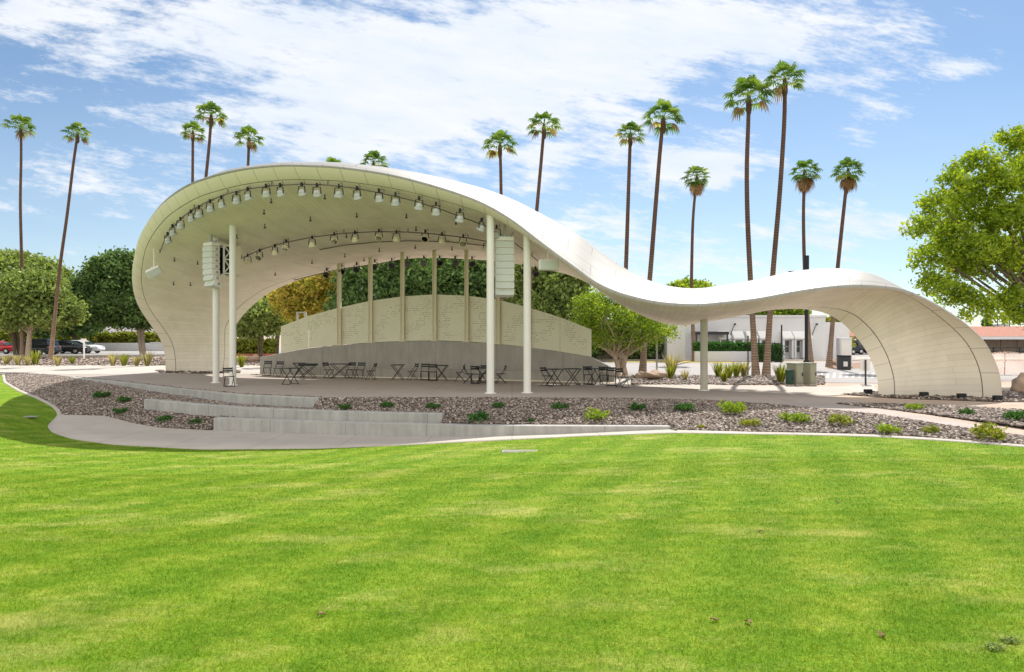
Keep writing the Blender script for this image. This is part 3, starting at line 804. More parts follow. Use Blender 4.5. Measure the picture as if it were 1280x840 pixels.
for a, b, d, rot, w_, h_, lab in ((192.5, 340, 34.6, (.3, -.5, .3), .66, .40, 'tilted white box speaker hung near the left rim of the shell'),
                        (685.5, 331.5, 25.6, (0, 0, .1), .72, .38, 'small white box speaker hung right of the right hand columns')):
    h, n_ = hit(a, b-22)
    if h is not None: d = h.y-.45
    p = W(a, b, d); zt = max(under(p[0], p[1], p[2]+.9), p[2]+.3)
    t = thing('box_speaker', p, lab, 'loudspeaker')
    m_ = MB(); m_.box((0, 0, 0), (w_, .42, h_), rot=rot, ch=.03); m_.build('cabinet', M['white_paint'], t)
    m_ = MB(); m_.box((0, -.008, 0), (w_*.9, .42, h_*.82), rot=rot); m_.build('grille', M['pole_white'], t)
    m_ = MB(); m_.tube([(0, 0, h_*.4), (0, 0, min(zt-p[2]+.05, 1.6))], .028, 8); m_.box((0, 0, h_*.55), (.25, .12, .03), ch=.006); m_.build('hanger_rod', M['white_paint'], t)

# ------------------------------------------------------------------ stage back wall
WB = [(325, 468.3), (350, 469), (424, 470.7), (463, 471.6), (503, 472.4), (543, 473.2), (583, 474.1), (622, 475), (660, 476), (740, 478.2), (770, 479)]
wb = np.array([(a,)+tuple(G(a, b)[:2]) for a, b in WB])
def wpt(px, off=0.0):
    y = np.interp(px, wb[:, 0], wb[:, 2]); d = y+off
    return np.array([(px-640)*d/F, d])
Wtop = [(325, 446.5), (350, 442), (385, 435.5), (424, 431.5), (463, 428.6), (503, 426.8), (543, 426), (583, 427.3), (622, 430), (660, 434.5), (700, 440), (740, 446.8), (770, 462)]
Ptop = [(351, 408), (385, 395), (424, 384.5), (463, 376), (503, 370.5), (543, 368), (583, 369.5), (622, 374.5), (660, 384), (700, 396.5), (739.5, 412)]
wl = wpt(543)
wall = thing('stage_wall', (wl[0], wl[1], 0), 'low curved grey concrete wall topped with arched perforated cream panels behind the stage', 'wall')
O3 = np.array([wl[0], wl[1], 0])
def band(name, pxr, off0, off1, zb, ztf, mat, n=60):
    sec = []; px = np.linspace(pxr[0], pxr[1], n)
    for a in px:
        f = wpt(a, off0); b = wpt(a, off1); zt = ztf(a, f[1]); z0 = zb(a, f[1]) if callable(zb) else zb
        sec += [(f[0], f[1], z0), (f[0], f[1], zt), (b[0], b[1], zt), (b[0], b[1], z0)]
    fs = [(i*4+j, i*4+(j+1) % 4, (i+1)*4+(j+1) % 4, (i+1)*4+j)[::-1] for i in range(n-1) for j in range(4)]
    fs += [(0, 1, 2, 3), tuple((n-1)*4+j for j in (3, 2, 1, 0))]
    return MB().add([np.array(s)-O3 for s in sec], fs).build(name, mat, wall)
zpx = lambda tab: (lambda a, d: EYE+(420-np.interp(a, [t[0] for t in tab], [t[1] for t in tab]))*d/F)
zW, zP = zpx(Wtop), zpx(Ptop)
band('concrete_wall', (325, 768), .42, .80, 0, zW, M['wall_concrete'], 80)
band('bench', (326, 752), .0, .419, .05, lambda a, d: .46, M['wall_concrete'], 60)
band('painted_sun_strip', (322, 772), -.30, -.004, 0, lambda a, d: .045, pmat('painted_sunlight', (.80, .74, .62), (.72, .66, .55), 3, .8), 60)  # sunlight along the bench foot, put into the colour of a pale raised strip
M['panel'] = pmat('cream_panel', (.74, .70, .55), (.69, .655, .51), 1.2, .5)
M['hole'] = pmat('perforation', (.12, .115, .085), (.17, .16, .12), 6, .9)
edges = [351, 386, 424, 463, 503, 543, 583, 622, 660, 700, 739.5]
arcs = [(.2, .8, .9), (1.1, .2, 1.2), (.1, 1.6, 1.2), (1.6, .5, 1.1), (.2, 1.7, 1.1), (1.7, .8, 1.2), (-.2, 1.0, 1.1), (1.5, .4, .9), (.3, 1.4, .9), (1.2, 1.2, .8)]
for i in range(len(edges)-1):
    a0, a1 = edges[i]+.15, edges[i+1]-.15
    m_ = MB(); n = 8; px = np.linspace(a0, a1, n); sec = []
    for a in px:
        f = wpt(a, .64); b = wpt(a, .76)
        sec += [np.array([f[0], f[1], zW(a, f[1])+.02])-O3, np.array([f[0], f[1], zP(a, f[1])])-O3, np.array([b[0], b[1], zP(a, f[1])])-O3, np.array([b[0], b[1], zW(a, f[1])+.02])-O3]
    fs = [(q*4+j, q*4+(j+1) % 4, (q+1)*4+(j+1) % 4, (q+1)*4+j)[::-1] for q in range(n-1) for j in range(4)]
    fs += [(0, 1, 2, 3), tuple((n-1)*4+j for j in (3, 2, 1, 0))]
    m_.add(sec, fs); m_.cur = 1
    f0 = np.array(list(wpt(a0, .64))); f1 = np.array(list(wpt(a1, .64))); wd = np.linalg.norm(f1-f0); tx = (f1-f0)/wd; nr = np.array([tx[1], -tx[0]])
    zb = max(zW(a0, f0[1]), zW(a1, f1[1])); ca, cz, cr = arcs[i]
    row = zb+.16
    while row < max(zP(a0, f0[1]), zP(a1, f1[1]))-.12:
        u = .12
        while u < wd-.2:
            aa = a0+(a1-a0)*u/wd; top = zP(aa, f0[1]+(f1[1]-f0[1])*u/wd)-.10
            dist = math.hypot(u-ca, (row-zb)-cz)
            ln = RNG.uniform(.04, .09)
            inside = abs(dist-cr) < .26 or (abs((row-zb)-cz*.9) < .1 and i % 2 == 0)
            if row < top and inside and RNG.random() < .62:
                p = f0+tx*u+nr*.004; q = p+tx*ln; h = .020
                m_.poly([np.array([p[0], p[1], row])-O3, np.array([q[0], q[1], row])-O3, np.array([q[0], q[1], row+h])-O3, np.array([p[0], p[1], row+h])-O3])
            elif row < top and RNG.random() < .10:
                p = f0+tx*u+nr*.004; q = p+tx*.05
                m_.poly([np.array([p[0], p[1], row])-O3, np.array([q[0], q[1], row])-O3, np.array([q[0], q[1], row+.012])-O3, np.array([p[0], p[1], row+.012])-O3])
            u += ln+RNG.uniform(.035, .09)
        row += .105
    m_.build('perforated_panel', [M['panel'], M['hole']], wall)
for i, a in enumerate((424, 463, 503, 543, 583, 622, 660)):
    p = wpt(a, .52); zt = under(p[0], p[1]+.1, 6.2)+.05; zb = zW(a, p[1])
    t = thing('support_post', (p[0], p[1], zb), '%s cream steel post from the left rising from the stage wall to the roof' % ORD[i], 'post', 'cream posts above the stage wall')
    m_ = MB(); H = zt-zb
    m_.box((-.085, .0, H/2), (.025, .20, H)); m_.box((.085, .0, H/2), (.025, .20, H)); m_.box((0, .0, H/2), (.143, .03, H)); m_.build('steel_beam', M['cream_steel'], t)
    m_ = MB(); m_.box((0, 0, .02), (.34, .19, .04)); m_.build('base_plate', M['cream_steel'], t)

# ------------------------------------------------------------------ folding chairs and tables
def chair_proto():
    t = thing('folding_chair', (0, 0, 0), 'x', 'chair')
    f = MB()
    for s in (-.2, .2):
        f.tube([(s, -.24, 0), (s, .02, .43), (s, .20, .66), (s, .25, .86)], .014, 6)
    f.tube([(-.2, -.24+.02, .03), (.2, -.22, .03)], .011, 6); f.build('back_frame', M['black_metal'], t)
    f = MB()
    for s in (-.175, .175): f.tube([(s, .24, 0), (s, -.18, .44)], .014, 6)
    f.tube([(-.175, .22, .03), (.175, .22, .03)], .011, 6); f.build('front_frame', M['black_metal'], t)
    f = MB()
    for k in range(6): f.box((0, -.17+k*.07, .455), (.42, .052, .02), ch=.004)
    f.build('seat', M['black_metal'], t)
    f = MB()
    for z, y in ((.70, .212), (.80, .237)): f.box((0, y-.012, z), (.42, .018, .075), rot=(-.25, 0, 0), ch=.004)
    f.build('backrest', M['black_metal'], t)
    return t
def table_proto(w=.62, h=.72, thick=.028, dpt=.62):
    t = thing('folding_table', (0, 0, 0), 'x', 'table')
    m_ = MB(); m_.box((0, 0, h-thick/2), (w, dpt, thick), ch=.006); m_.build('tabletop', M['black_metal'], t)
    for s in (-1, 1):
        m_ = MB()
        for yy in (-.42*dpt*.9, .42*dpt*.9): m_.tube([(s*w*.42, yy, 0), (-s*w*.42, yy, h-thick)], .016, 6)
        m_.tube([(s*w*.42, -.36*dpt, .02), (s*w*.42, .36*dpt, .02)], .012, 6); m_.build('leg_frame', M['black_metal'], t)
    return t
CP = chair_proto(); CP.scale = (.93, .93, .93)
chairs = [(334, 469.8, .1, 'standing alone near the left end of the stage wall'), (348, 470.5, -.15, 'just left of the small far left table'), (286, 483.5, .6, 'at the foot of the left front column'),
 (411, 472.8, 1.1, 'left of the wide dark table, turned to it'), (438, 472.6, -.3, 'behind the wide dark table'), (450, 473, -.2, 'right behind the wide dark table'), (464, 474.6, -1.7, 'turned sideways at the right of the wide dark table'),
 (516, 474.9, -1.0, 'just right of the bare cross legged table'), (531, 475.3, .0, 'in the middle cluster with its back to the concrete wall'), (541, 476.2, .15, 'in the middle cluster in front of the others'),
 (575, 476.6, -1.5, 'standing apart and facing left in the middle of the wall'), (586, 479.2, 1.5, 'left of the table by the front column, facing right'), (594, 479.8, .1, 'in front of the table by the front column'), (606, 478.4, 0, 'behind the table by the front column'), (626, 479, -1.4, 'right of the front column, facing left'),
 (684, 482.4, .9, 'just right of the two front right columns'), (735, 480.6, 0, 'between the two small right hand tables'), (755, 481, .05, 'against the right end of the stage wall'), (764, 482.6, -.1, 'at the very end of the wall, nearest the sun'), (778, 484.5, .5, 'out in the sunlight past the end of the wall')]
for i, (a, b, rz, lab) in enumerate(chairs):
    p = G(a, b); lab = 'black slatted folding chair ' + lab
    if i == 0: CP.location = p; CP.rotation_euler = (0, 0, rz); CP['label'] = lab; CP['group'] = 'black folding chairs on the stage'
    else: copy_tree(CP, p, lab, rz, 'black folding chairs on the stage')
TP = table_proto()
tables = [(363, 480.5, 1.0, 'black square folding table standing out from the wall at the left'), (374, 471, .2, 'black square folding table behind the leftmost one'),
 (497, 474.4, 0, 'black folding table standing alone with bare crossed legs'), (552, 475.4, .2, 'black folding table right of the middle chair cluster'),
 (603, 479.4, .1, 'black folding table half hidden by the front column'), (693, 482.4, .5, 'black folding table beside the right front column'), (716, 481.6, .2, 'black folding table between the two chairs at right'), (744, 480.9, .6, 'black folding table near the right end of the wall')]
for i, (a, b, rz, lab) in enumerate(tables):
    p = G(a, b)
    if i == 0: TP.location = p; TP.rotation_euler = (0, 0, rz); TP['label'] = lab; TP['group'] = 'black folding tables on the stage'
    else: copy_tree(TP, p, lab, rz, 'black folding tables on the stage')
T2 = table_proto(.85, .70, .10, .6); T2.location = G(385, 471.8); T2['label'] = 'black folding table with a thick dark edge, second from left along the wall'; T2['group'] = 'black folding tables on the stage'
T3 = table_proto(1.0, .72, .028, .6); T3.location = G(425, 472.6); T3['label'] = 'wide black folding table among four chairs left of the middle'; T3['group'] = 'black folding tables on the stage'
m_ = MB(); m_.box((0, 0, .03), (.55, .35, .06), ch=.012); m_.box((0, 0, .066), (.40, .22, .012)); tag(m_.build('floor_box', M['black_metal'], loc=G(739, 483.5)), 'flat black floor box lying on the stage at the right', 'floor box')

# uplights at the right foot
for a, b, lab in ((1085, 492.5, 'by the inner edge'), (1155, 496.3, 'left of the middle'), (1202, 498.3, 'right of the middle'), (1247, 501, 'at the outer edge')):
    t = thing('uplight', G(a, b), 'small black box uplight at the foot of the right shell leg, ' + lab, 'uplight', 'black uplights at the foot of the shell')
    m_ = MB(); m_.box((0, 0, .09), (.26, .16, .17), ch=.015); m_.build('housing', M['black_metal'], t)
    m_ = MB(); m_.box((0, .082, .11), (.21, .012, .10)); m_.build('lens', M['lamp_glass'], t)

# ------------------------------------------------------------------ leaves and trees
def leafcloud(cent, spread, per, size, upbias=.5, aspect=.5, flat=.75):
    """many leaf sized faces round clump centres -> verts, faces, rnd"""
    c = np.repeat(np.asarray(cent), per, 0); n = len(c)
    sp = np.repeat(np.broadcast_to(np.asarray(spread, dtype=float).reshape(-1, 1) if np.ndim(spread) else np.full((len(cent), 1), spread), (len(cent), 1)), per, 0)
    p = c+RNG.normal(0, 1, (n, 3))*sp*np.array([1, 1, flat])
    nr = RNG.normal(0, 1, (n, 3)); nr[:, 2] += upbias; nr /= np.linalg.norm(nr, axis=1)[:, None]
    a = np.cross(nr, RNG.normal(0, 1, (n, 3))); a /= np.linalg.norm(a, axis=1)[:, None]; b = np.cross(nr, a)
    s = size*RNG.uniform(.6, 1.35, (n, 1)); a = a*s; b = b*s*aspect
    v = np.stack([p-a, p-b*1.0+a*.1, p+a, p+b+a*.1], 1).reshape(-1, 3)
    f = np.arange(4*n).reshape(-1, 4)
    cl = np.repeat(RNG.uniform(0, 1, len(cent)), per)
    r = np.clip(.42*cl+.58*RNG.uniform(0, 1, n), 0, 1)
    return v, f, np.repeat(r, 4)
def lobes_pts(lobes, dens, shell_bias=.5, gap=.25):
    out = []
    for (cx, cy, cz, rx, ry, rz) in lobes:
        n = int(dens*(rx*ry+ry*rz+rx*rz)/3*4)
        d = RNG.normal(0, 1, (n, 3)); d /= np.linalg.norm(d, axis=1)[:, None]
        r = RNG.uniform(0, 1, (n, 1))**(1/3)*(1-shell_bias)+shell_bias*RNG.uniform(.75, 1.08, (n, 1))
        p = np.array([cx, cy, cz])+d*r*np.array([rx, ry, rz])
        ph = RNG.uniform(0, 6.28, 3)
        w = np.sin(p[:, 0]*1.9+ph[0])*np.sin(p[:, 1]*1.7+ph[1])*np.sin(p[:, 2]*2.1+ph[2])
        out.append(p[w > -1+gap*1.6])
    return np.concatenate(out)
def tree(name, base, label, cat, lobes, leaf, mat, bark, dens=8, per=24, spread=.35, trunk_r=.18, trunks=1, fork=.35, group=None, gap=.25, lean=(0, 0), branches=16, shell_bias=.5, trunk_h=None, up=.5, rough=8):
    """lobes relative to base"""
    t = thing(name, base, label, cat, group)
    more = []
    for (cx, cy, cz, rx, ry, rz) in lobes:
        for _ in range(rough):
            q = RNG.normal(0, 1, 3); q /= np.linalg.norm(q); q[2] = abs(q[2])*.9-.15; k = RNG.uniform(.26, .55)
            more.append((cx+q[0]*rx*.92, cy+q[1]*ry*.92, cz+q[2]*rz*.92, rx*k, ry*k, rz*k))
    if rough and base[1] > 45: leaf *= 1.15; gap += .15
    pts = np.concatenate([lobes_pts(lobes, dens*.8, shell_bias, gap), lobes_pts(more, dens*.8, shell_bias, gap)]) if rough else lobes_pts(lobes, dens, shell_bias, gap)
    v, f, r = leafcloud(pts, spread, per, leaf, up)
    zmin = min(l[2]-l[5] for l in lobes); zc = np.mean([l[2] for l in lobes]); xc = np.mean([l[0] for l in lobes]); yc = np.mean([l[1] for l in lobes])
    m_ = MB(); th = trunk_h if trunk_h is not None else max(zmin+.3, zc*.4)
    for k in range(trunks):
        o = np.array([RNG.uniform(-1, 1), RNG.uniform(-1, 1), 0])*(.25 if trunks > 1 else 0)
        top = np.array([xc*.35+lean[0]+o[0]*1.5, yc*.35+lean[1]+o[1]*1.5, th])
        midp = (o+top)/2+np.array([RNG.uniform(-.1, .1), RNG.uniform(-.1, .1), 0])
        rr = trunk_r*(1 if trunks == 1 else .7)
        m_.tube([o-np.array([0, 0, .1]), o+np.array([0, 0, .15]), midp, top], [rr*1.45, rr*1.1, rr*.9, rr*.75], 10)
        sel = pts[RNG.choice(len(pts), min(branches, len(pts)), replace=False)]
        for q in sel:
            a = top-np.array([0, 0, RNG.uniform(0, th*fork)]) if RNG.random() < .6 else top
            mid = a*.55+q*.45+np.array([RNG.uniform(-.3, .3), RNG.uniform(-.3, .3), RNG.uniform(-.1, .35)])
            rb = rr*RNG.uniform(.28, .5)
            m_.tube([a, a*.8+mid*.2, mid, mid*.4+q*.6, q], [rb, rb*.9, rb*.6, rb*.4, rb*.12], 6)
    m_.build('trunk', bark, t)
    np_mesh('crown', v, f, mat, parent=t, rnd=r)
    return t
LM = {
 'grey_green': leafmat('leaf_grey_green', [(0, (0.101, 0.143, 0.043)), (.5, (0.217, 0.299, 0.088)), (1, (0.435, 0.545, 0.167))], .35),
 'dark': leafmat('leaf_dark', [(0, (0.046, 0.086, 0.030)), (.5, (0.107, 0.192, 0.061)), (1, (0.256, 0.384, 0.128))], .3),
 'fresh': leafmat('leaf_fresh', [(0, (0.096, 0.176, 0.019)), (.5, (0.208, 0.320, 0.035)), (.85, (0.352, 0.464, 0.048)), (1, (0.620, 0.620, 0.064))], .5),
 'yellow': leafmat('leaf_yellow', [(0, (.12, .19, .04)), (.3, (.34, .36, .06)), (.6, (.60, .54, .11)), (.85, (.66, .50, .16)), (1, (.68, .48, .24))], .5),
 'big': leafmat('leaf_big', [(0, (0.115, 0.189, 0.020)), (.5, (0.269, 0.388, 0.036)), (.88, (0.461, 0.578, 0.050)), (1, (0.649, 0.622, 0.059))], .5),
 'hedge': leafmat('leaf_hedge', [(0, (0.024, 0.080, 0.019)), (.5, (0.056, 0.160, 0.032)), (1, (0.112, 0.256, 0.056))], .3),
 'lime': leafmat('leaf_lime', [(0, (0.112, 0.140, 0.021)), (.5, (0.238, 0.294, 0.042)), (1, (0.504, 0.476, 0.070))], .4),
 'straw': leafmat('leaf_straw', [(0, (.22, .21, .07)), (.5, (.38, .36, .14)), (1, (.55, .48, .24))], .4),
 'palm': leafmat('leaf_palm', [(0, (0.054, 0.119, 0.026)), (.5, (0.119, 0.227, 0.043)), (.92, (0.238, 0.356, 0.065)), (1, (0.660, 0.562, 0.086))], .4),
 'palm_dead': leafmat('leaf_palm_dead', [(0, (.16, .09, .045)), (.5, (.28, .17, .085)), (1, (.44, .30, .16))], .3),
}
def TB(px, py_or_d, is_d=False):      # ground point for a pixel column at depth
    return np.array([(px-640)*py_or_d/F, py_or_d, 0.0])
def lob(base, px, py, rpx, rpy, d, ry=None):
    c = W(px, py, d); rx = rpx*d/F; rz = rpy*d/F
    return (c[0]-base[0], c[1]-base[1], c[2]-base[2], rx, ry or (rx+rz)/2, rz)
# left trees
b = TB(22, 73); tree('shade_tree', b, 'dense grey green tree with dark forked trunk at the far left of the photo', 'tree', [lob(b, 5, 358, 42, 44, 73), lob(b, 42, 366, 36, 40, 73), lob(b, -30, 370, 40, 42, 74), lob(b, 25, 385, 50, 22, 72)], .20, LM['grey_green'], M['bark'], 16, 26, .45, .26, 2, group='shade trees beyond the stage')
b = TB(35, 64); tree('shade_tree', b, 'grey green tree with a straight pale trunk left of the leaning palm', 'tree', [lob(b, 48, 372, 32, 32, 64), lob(b, 20, 385, 26, 24, 64), lob(b, 66, 390, 22, 20, 64)], .18, LM['grey_green'], M['pale_bark'], 16, 26, .4, .24, 1, group='shade trees beyond the stage')
b = TB(179, 74); tree('shade_tree', b, 'dark green tree with low pale branches just left of the shell', 'tree', [lob(b, 150, 352, 40, 32, 74), lob(b, 192, 362, 36, 40, 76), lob(b, 120, 378, 30, 26, 74), lob(b, 165, 388, 55, 20, 74), lob(b, 225, 370, 40, 36, 77)], .20, LM['dark'], M['pale_bark'], 17, 28, .42, .30, 2, group='shade trees beyond the stage')
b = TB(100, 92); tree('shade_tree', b, 'dark tree filling the gap behind the parked cars', 'tree', [lob(b, 95, 392, 42, 24, 92), lob(b, 60, 398, 40, 20, 93)], .26, LM['dark'], M['bark'], 14, 24, .5, .3, group='shade trees beyond the stage')
# seen through the shell
b = TB(325, 66); tree('shrub_tree', b, 'rounded grey green small tree seen through the left opening of the shell', 'tree', [lob(b, 322, 397, 26, 22, 66), lob(b, 312, 404, 24, 16, 66), lob(b, 340, 396, 18, 20, 66)], .17, LM['grey_green'], M['bark'], 20, 28, .35, .14, 2)
b = TB(345, 80); tree('shade_tree', b, 'dark green tree behind the rounded grey green one', 'tree', [lob(b, 330, 368, 40, 30, 80), lob(b, 365, 388, 28, 26, 80), lob(b, 365, 362, 30, 22, 80)], .22, LM['dark'], M['bark'], 14, 26, .45, .3, group='shade trees beyond the stage')
b = TB(405, 60); tree('flowering_tree', b, 'yellow and orange flowering tree showing above the left of the stage wall', 'tree', [lob(b, 398, 366, 34, 28, 60), lob(b, 430, 350, 32, 26, 60), lob(b, 370, 376, 24, 20, 60), lob(b, 425, 385, 28, 22, 60)], .15, LM['yellow'], M['bark'], 20, 28, .35, .2)
for px, d, w_, h_, k, lab in ((468, 54, 34, 46, 'dark', 'behind the left posts'), (515, 52, 36, 50, 'dark', 'behind the middle post'), (572, 53, 36, 50, 'dark', 'behind the right posts'), (630, 52, 36, 48, 'dark', 'behind the right speaker stack'), (690, 50, 40, 38, 'grey_green', 'between the front columns and the light green tree')):
    b = TB(px, d); tree('evergreen_tree', b, 'tall dense dark evergreen ' + lab, 'tree', [lob(b, px, 362, w_, h_, d), lob(b, px-18, 390, w_*.8, h_*.7, d), lob(b, px+18, 388, w_*.8, h_*.7, d-.5), lob(b, px, 408, w_*1.1, 26, d)], .16, LM[k], M['bark'], 18, 28, .38, .22, group='evergreens behind the stage wall')
b = TB(776, 36.5); tree('multi_trunk_tree', b, 'light yellow green tree with pale forking trunks at the right end of the stage', 'tree', [lob(b, 770, 400, 34, 26, 36.5), lob(b, 745, 390, 26, 22, 37), lob(b, 800, 410, 30, 20, 36.5), lob(b, 826, 414, 20, 13, 36.5), lob(b, 760, 375, 30, 14, 37.5), lob(b, 735, 412, 16, 18, 37), lob(b, 770, 425, 40, 10, 36.5)], .075, LM['fresh'], M['pale_bark'], 17, 24, .22, .20, 2, branches=26, gap=.5, trunk_h=1.0, fork=.1)
b = TB(725, 58); tree('shade_tree', b, 'dark shrubby tree behind the light green tree', 'tree', [lob(b, 745, 425, 26, 18, 58), lob(b, 795, 430, 26, 15, 59), lob(b, 715, 430, 26, 18, 58)], .18, LM['dark'], M['bark'], 14, 22, .4, .2, group='shade trees beyond the stage')
b = TB(866, 84); tree('shade_tree', b, 'rounded tree showing above the low dip of the roof', 'tree', [lob(b, 862, 368, 26, 15, 84), lob(b, 845, 372, 16, 12, 84), lob(b, 862, 385, 30, 12, 84)], .22, LM['fresh'], M['bark'], 14, 24, .4, .3, group='shade trees beyond the stage')
b = TB(962, 84); tree('shade_tree', b, 'round green tree behind the white building', 'tree', [lob(b, 950, 394, 30, 14, 84), lob(b, 980, 390, 22, 14, 84), lob(b, 960, 404, 38, 12, 84)], .22, LM['fresh'], M['bark'], 16, 26, .4, .3, group='shade trees beyond the stage')
b = TB(1043, 110); tree('shade_tree', b, 'small yellow green treetop behind the red tiled roof', 'tree', [lob(b, 1045, 403, 16, 6, 110), lob(b, 1030, 405, 10, 4, 110)], .25, LM['lime'], M['bark'], 12, 20, .4, .25, group='shade trees beyond the stage')
# big tree at right
b = np.array([25.6, 30.5, 0.]); D = 30
big_l = [lob(b, x_, y_, r_, r_*.85, d_) for x_, y_, r_, d_ in ((1150,283,15,29.5),(1155,322,16,30),(1170,258,17,30),(1188,232,18,30),(1205,212,15,30.5),(1236,196,20,30),(1266,180,22,30.5),(1166,352,17,29.5),(1192,366,19,30),(1226,378,16,29.5),(1262,372,18,30),(1205,395,10,29.5),
  (1205,255,24,31),(1240,235,26,30.5),(1275,220,28,31.5),(1190,292,24,30.5),(1228,285,28,31.5),(1268,270,30,30),(1205,330,22,31),(1245,328,26,30.5),(1280,320,30,31.5),(1310,260,40,32),(1320,200,40,32),(1330,320,44,32),(1290,365,24,31),(1290,392,20,30),(1322,385,26,31),(1244,392,11,29.5),(1265,398,12,30),(1225,310,26,29.5),(1180,318,20,30))]
tree('broadleaf_tree', b, 'large bright green broadleaf tree reaching in from the right edge of the photo', 'tree', big_l, .095, LM['big'], M['bark'], 26, 24, .17, .30, 1, branches=44, gap=.40, trunk_h=3.0, shell_bias=.4, up=.3, rough=3)

# ------------------------------------------------------------------ palms
def palm_mat():
    m, nt, out = newmat('palm_trunk')
    b = N(nt, 'ShaderNodeBsdfPrincipled'); b.inputs['Roughness'].default_value = .9; L(nt, b.outputs[0], out.inputs[0])
    geo = N(nt, 'ShaderNodeTexCoord').outputs['Object']
    w = N(nt, 'ShaderNodeTexWave', wave_type='BANDS', bands_direction='Z'); w.inputs['Scale'].default_value = 2.2; w.inputs['Distortion'].default_value = 3; w.inputs['Detail'].default_value = 3; L(nt, geo, w.inputs[0])
    n = noise(nt, geo, 3, 5)
    sp = N(nt, 'ShaderNodeSeparateXYZ'); L(nt, geo, sp.inputs[0])
    hgt = mth(nt, 'DIVIDE', sp.outputs[2], 7.0, clamp=True)
    base = mixc(nt, (.30, .215, .155), (.115, .062, .042), hgt)      # older bark at the foot has weathered pale
    col = mixc(nt, base, ramp(nt, w.outputs[1], [(.2, (.8, .79, .78)), (.8, (1.1, 1.08, 1.06))]).outputs[0], 1.0, 'MULTIPLY')
    col = mixc(nt, col, ramp(nt, n.outputs[0], [(.3, (.8, .8, .8)), (.7, (1.2, 1.2, 1.2))]).outputs[0], 1.0, 'MULTIPLY')
    L(nt, col, b.inputs['Base Color'])
    bp = N(nt, 'ShaderNodeBump'); bp.inputs['Strength'].default_value = .7; bp.inputs['Distance'].default_value = .04
    L(nt, w.outputs[1], bp.inputs['Height']); L(nt, bp.outputs[0], b.inputs['Normal'])
    return m
M['palm_trunk'] = palm_mat()
def fan_fronds(n, el0, el1, seed, dead=False, R=1.0):
    rs = np.random.default_rng(seed); V = []; Fs = []; Rn = []
    def quad(a, b, c, d, r):
        i = len(V); V.extend([a, b, c, d]); Fs.append((i, i+1, i+2, i+3)); Rn.extend([r]*4)
    for k in range(n):
        az = k*2.39996+rs.uniform(-.3, .3); el = el0+(el1-el0)*((k+.5)/n)**.9+rs.uniform(-.12, .12)
        D_ = np.array([math.cos(az)*math.cos(el), math.sin(az)*math.cos(el), math.sin(el)])
        S = np.array([-math.sin(az), math.cos(az), 0]); U = np.cross(S, D_)*-1
        if U[2] < 0: U = -U
        pl = R*rs.uniform(.46, .66); r0 = rs.uniform(.1, .9) if k < n*.75 or rs.random() > .2 or dead else 1.0
        if dead: r0 = rs.uniform(0, 1)
        o = np.array([0, 0, 0.])+D_*.05; e = D_*pl+np.array([0, 0, -.06*pl])
        quad(o-S*.018, o+S*.018, e+S*.012, e-S*.012, min(1, r0*.6+.3))
        bl = R*rs.uniform(.40, .54); nb = 13
        for j in range(nb):
            th = (j/(nb-1)-.5)*2*1.75
            dr = D_*math.cos(th)+S*math.sin(th)
            ln = bl*(1-.28*abs(th)/1.75)*rs.uniform(.9, 1.05)
            wv = np.cross(dr, U); wv = wv/np.linalg.norm(wv)*(.034*R)
            fold = U*(.10*abs(math.sin(th)))
            a = e; m1 = e+dr*ln*.55+fold*ln; droop = .42 if not dead else .75
            tip = e+dr*ln*(.92)+fold*ln+np.array([0, 0, -ln*droop*rs.uniform(.6, 1.3)])
            tip2 = m1*.35+tip*.65+np.array([0, 0, .04*ln])
            quad(a-wv*.25, a+wv*.25, m1+wv, m1-wv, min(1, max(0, r0+rs.uniform(-.12, .12))))
            quad(m1-wv, m1+wv, tip2+wv*.7, tip2-wv*.7, min(1, max(0, r0+rs.uniform(-.12, .12))))
            quad(tip2-wv*.7, tip2+wv*.7, tip+wv*.08, tip-wv*.08, min(1, max(0, r0+rs.uniform(-.12, .12))))
    return np.array(V), np.array(Fs), np.array(Rn)
def mesh_only(name, args, mat):
    v, f, r = args; o = np_mesh(name, v, f, mat, rnd=r); me = o.data; bpy.data.objects.remove(o); return me
CR = [mesh_only('palm_crown', fan_fronds(24, 1.4, -.42, s), LM['palm']) for s in (1, 2, 3, 11, 12)]
CRS = [mesh_only('palm_crown_skirted', fan_fronds(34, 1.4, -.85, s), LM['palm']) for s in (4, 5)]
SK = [mesh_only('palm_skirt', fan_fronds(20, -.85, -1.45, s, True), LM['palm_dead']) for s in (6, 7)]
SKs = [mesh_only('palm_dead_fronds', fan_fronds(2, -.2, -.5, s, True), LM['palm_dead']) for s in (8, 9, 10)]
GP = 'tall fan palms beyond the stage'
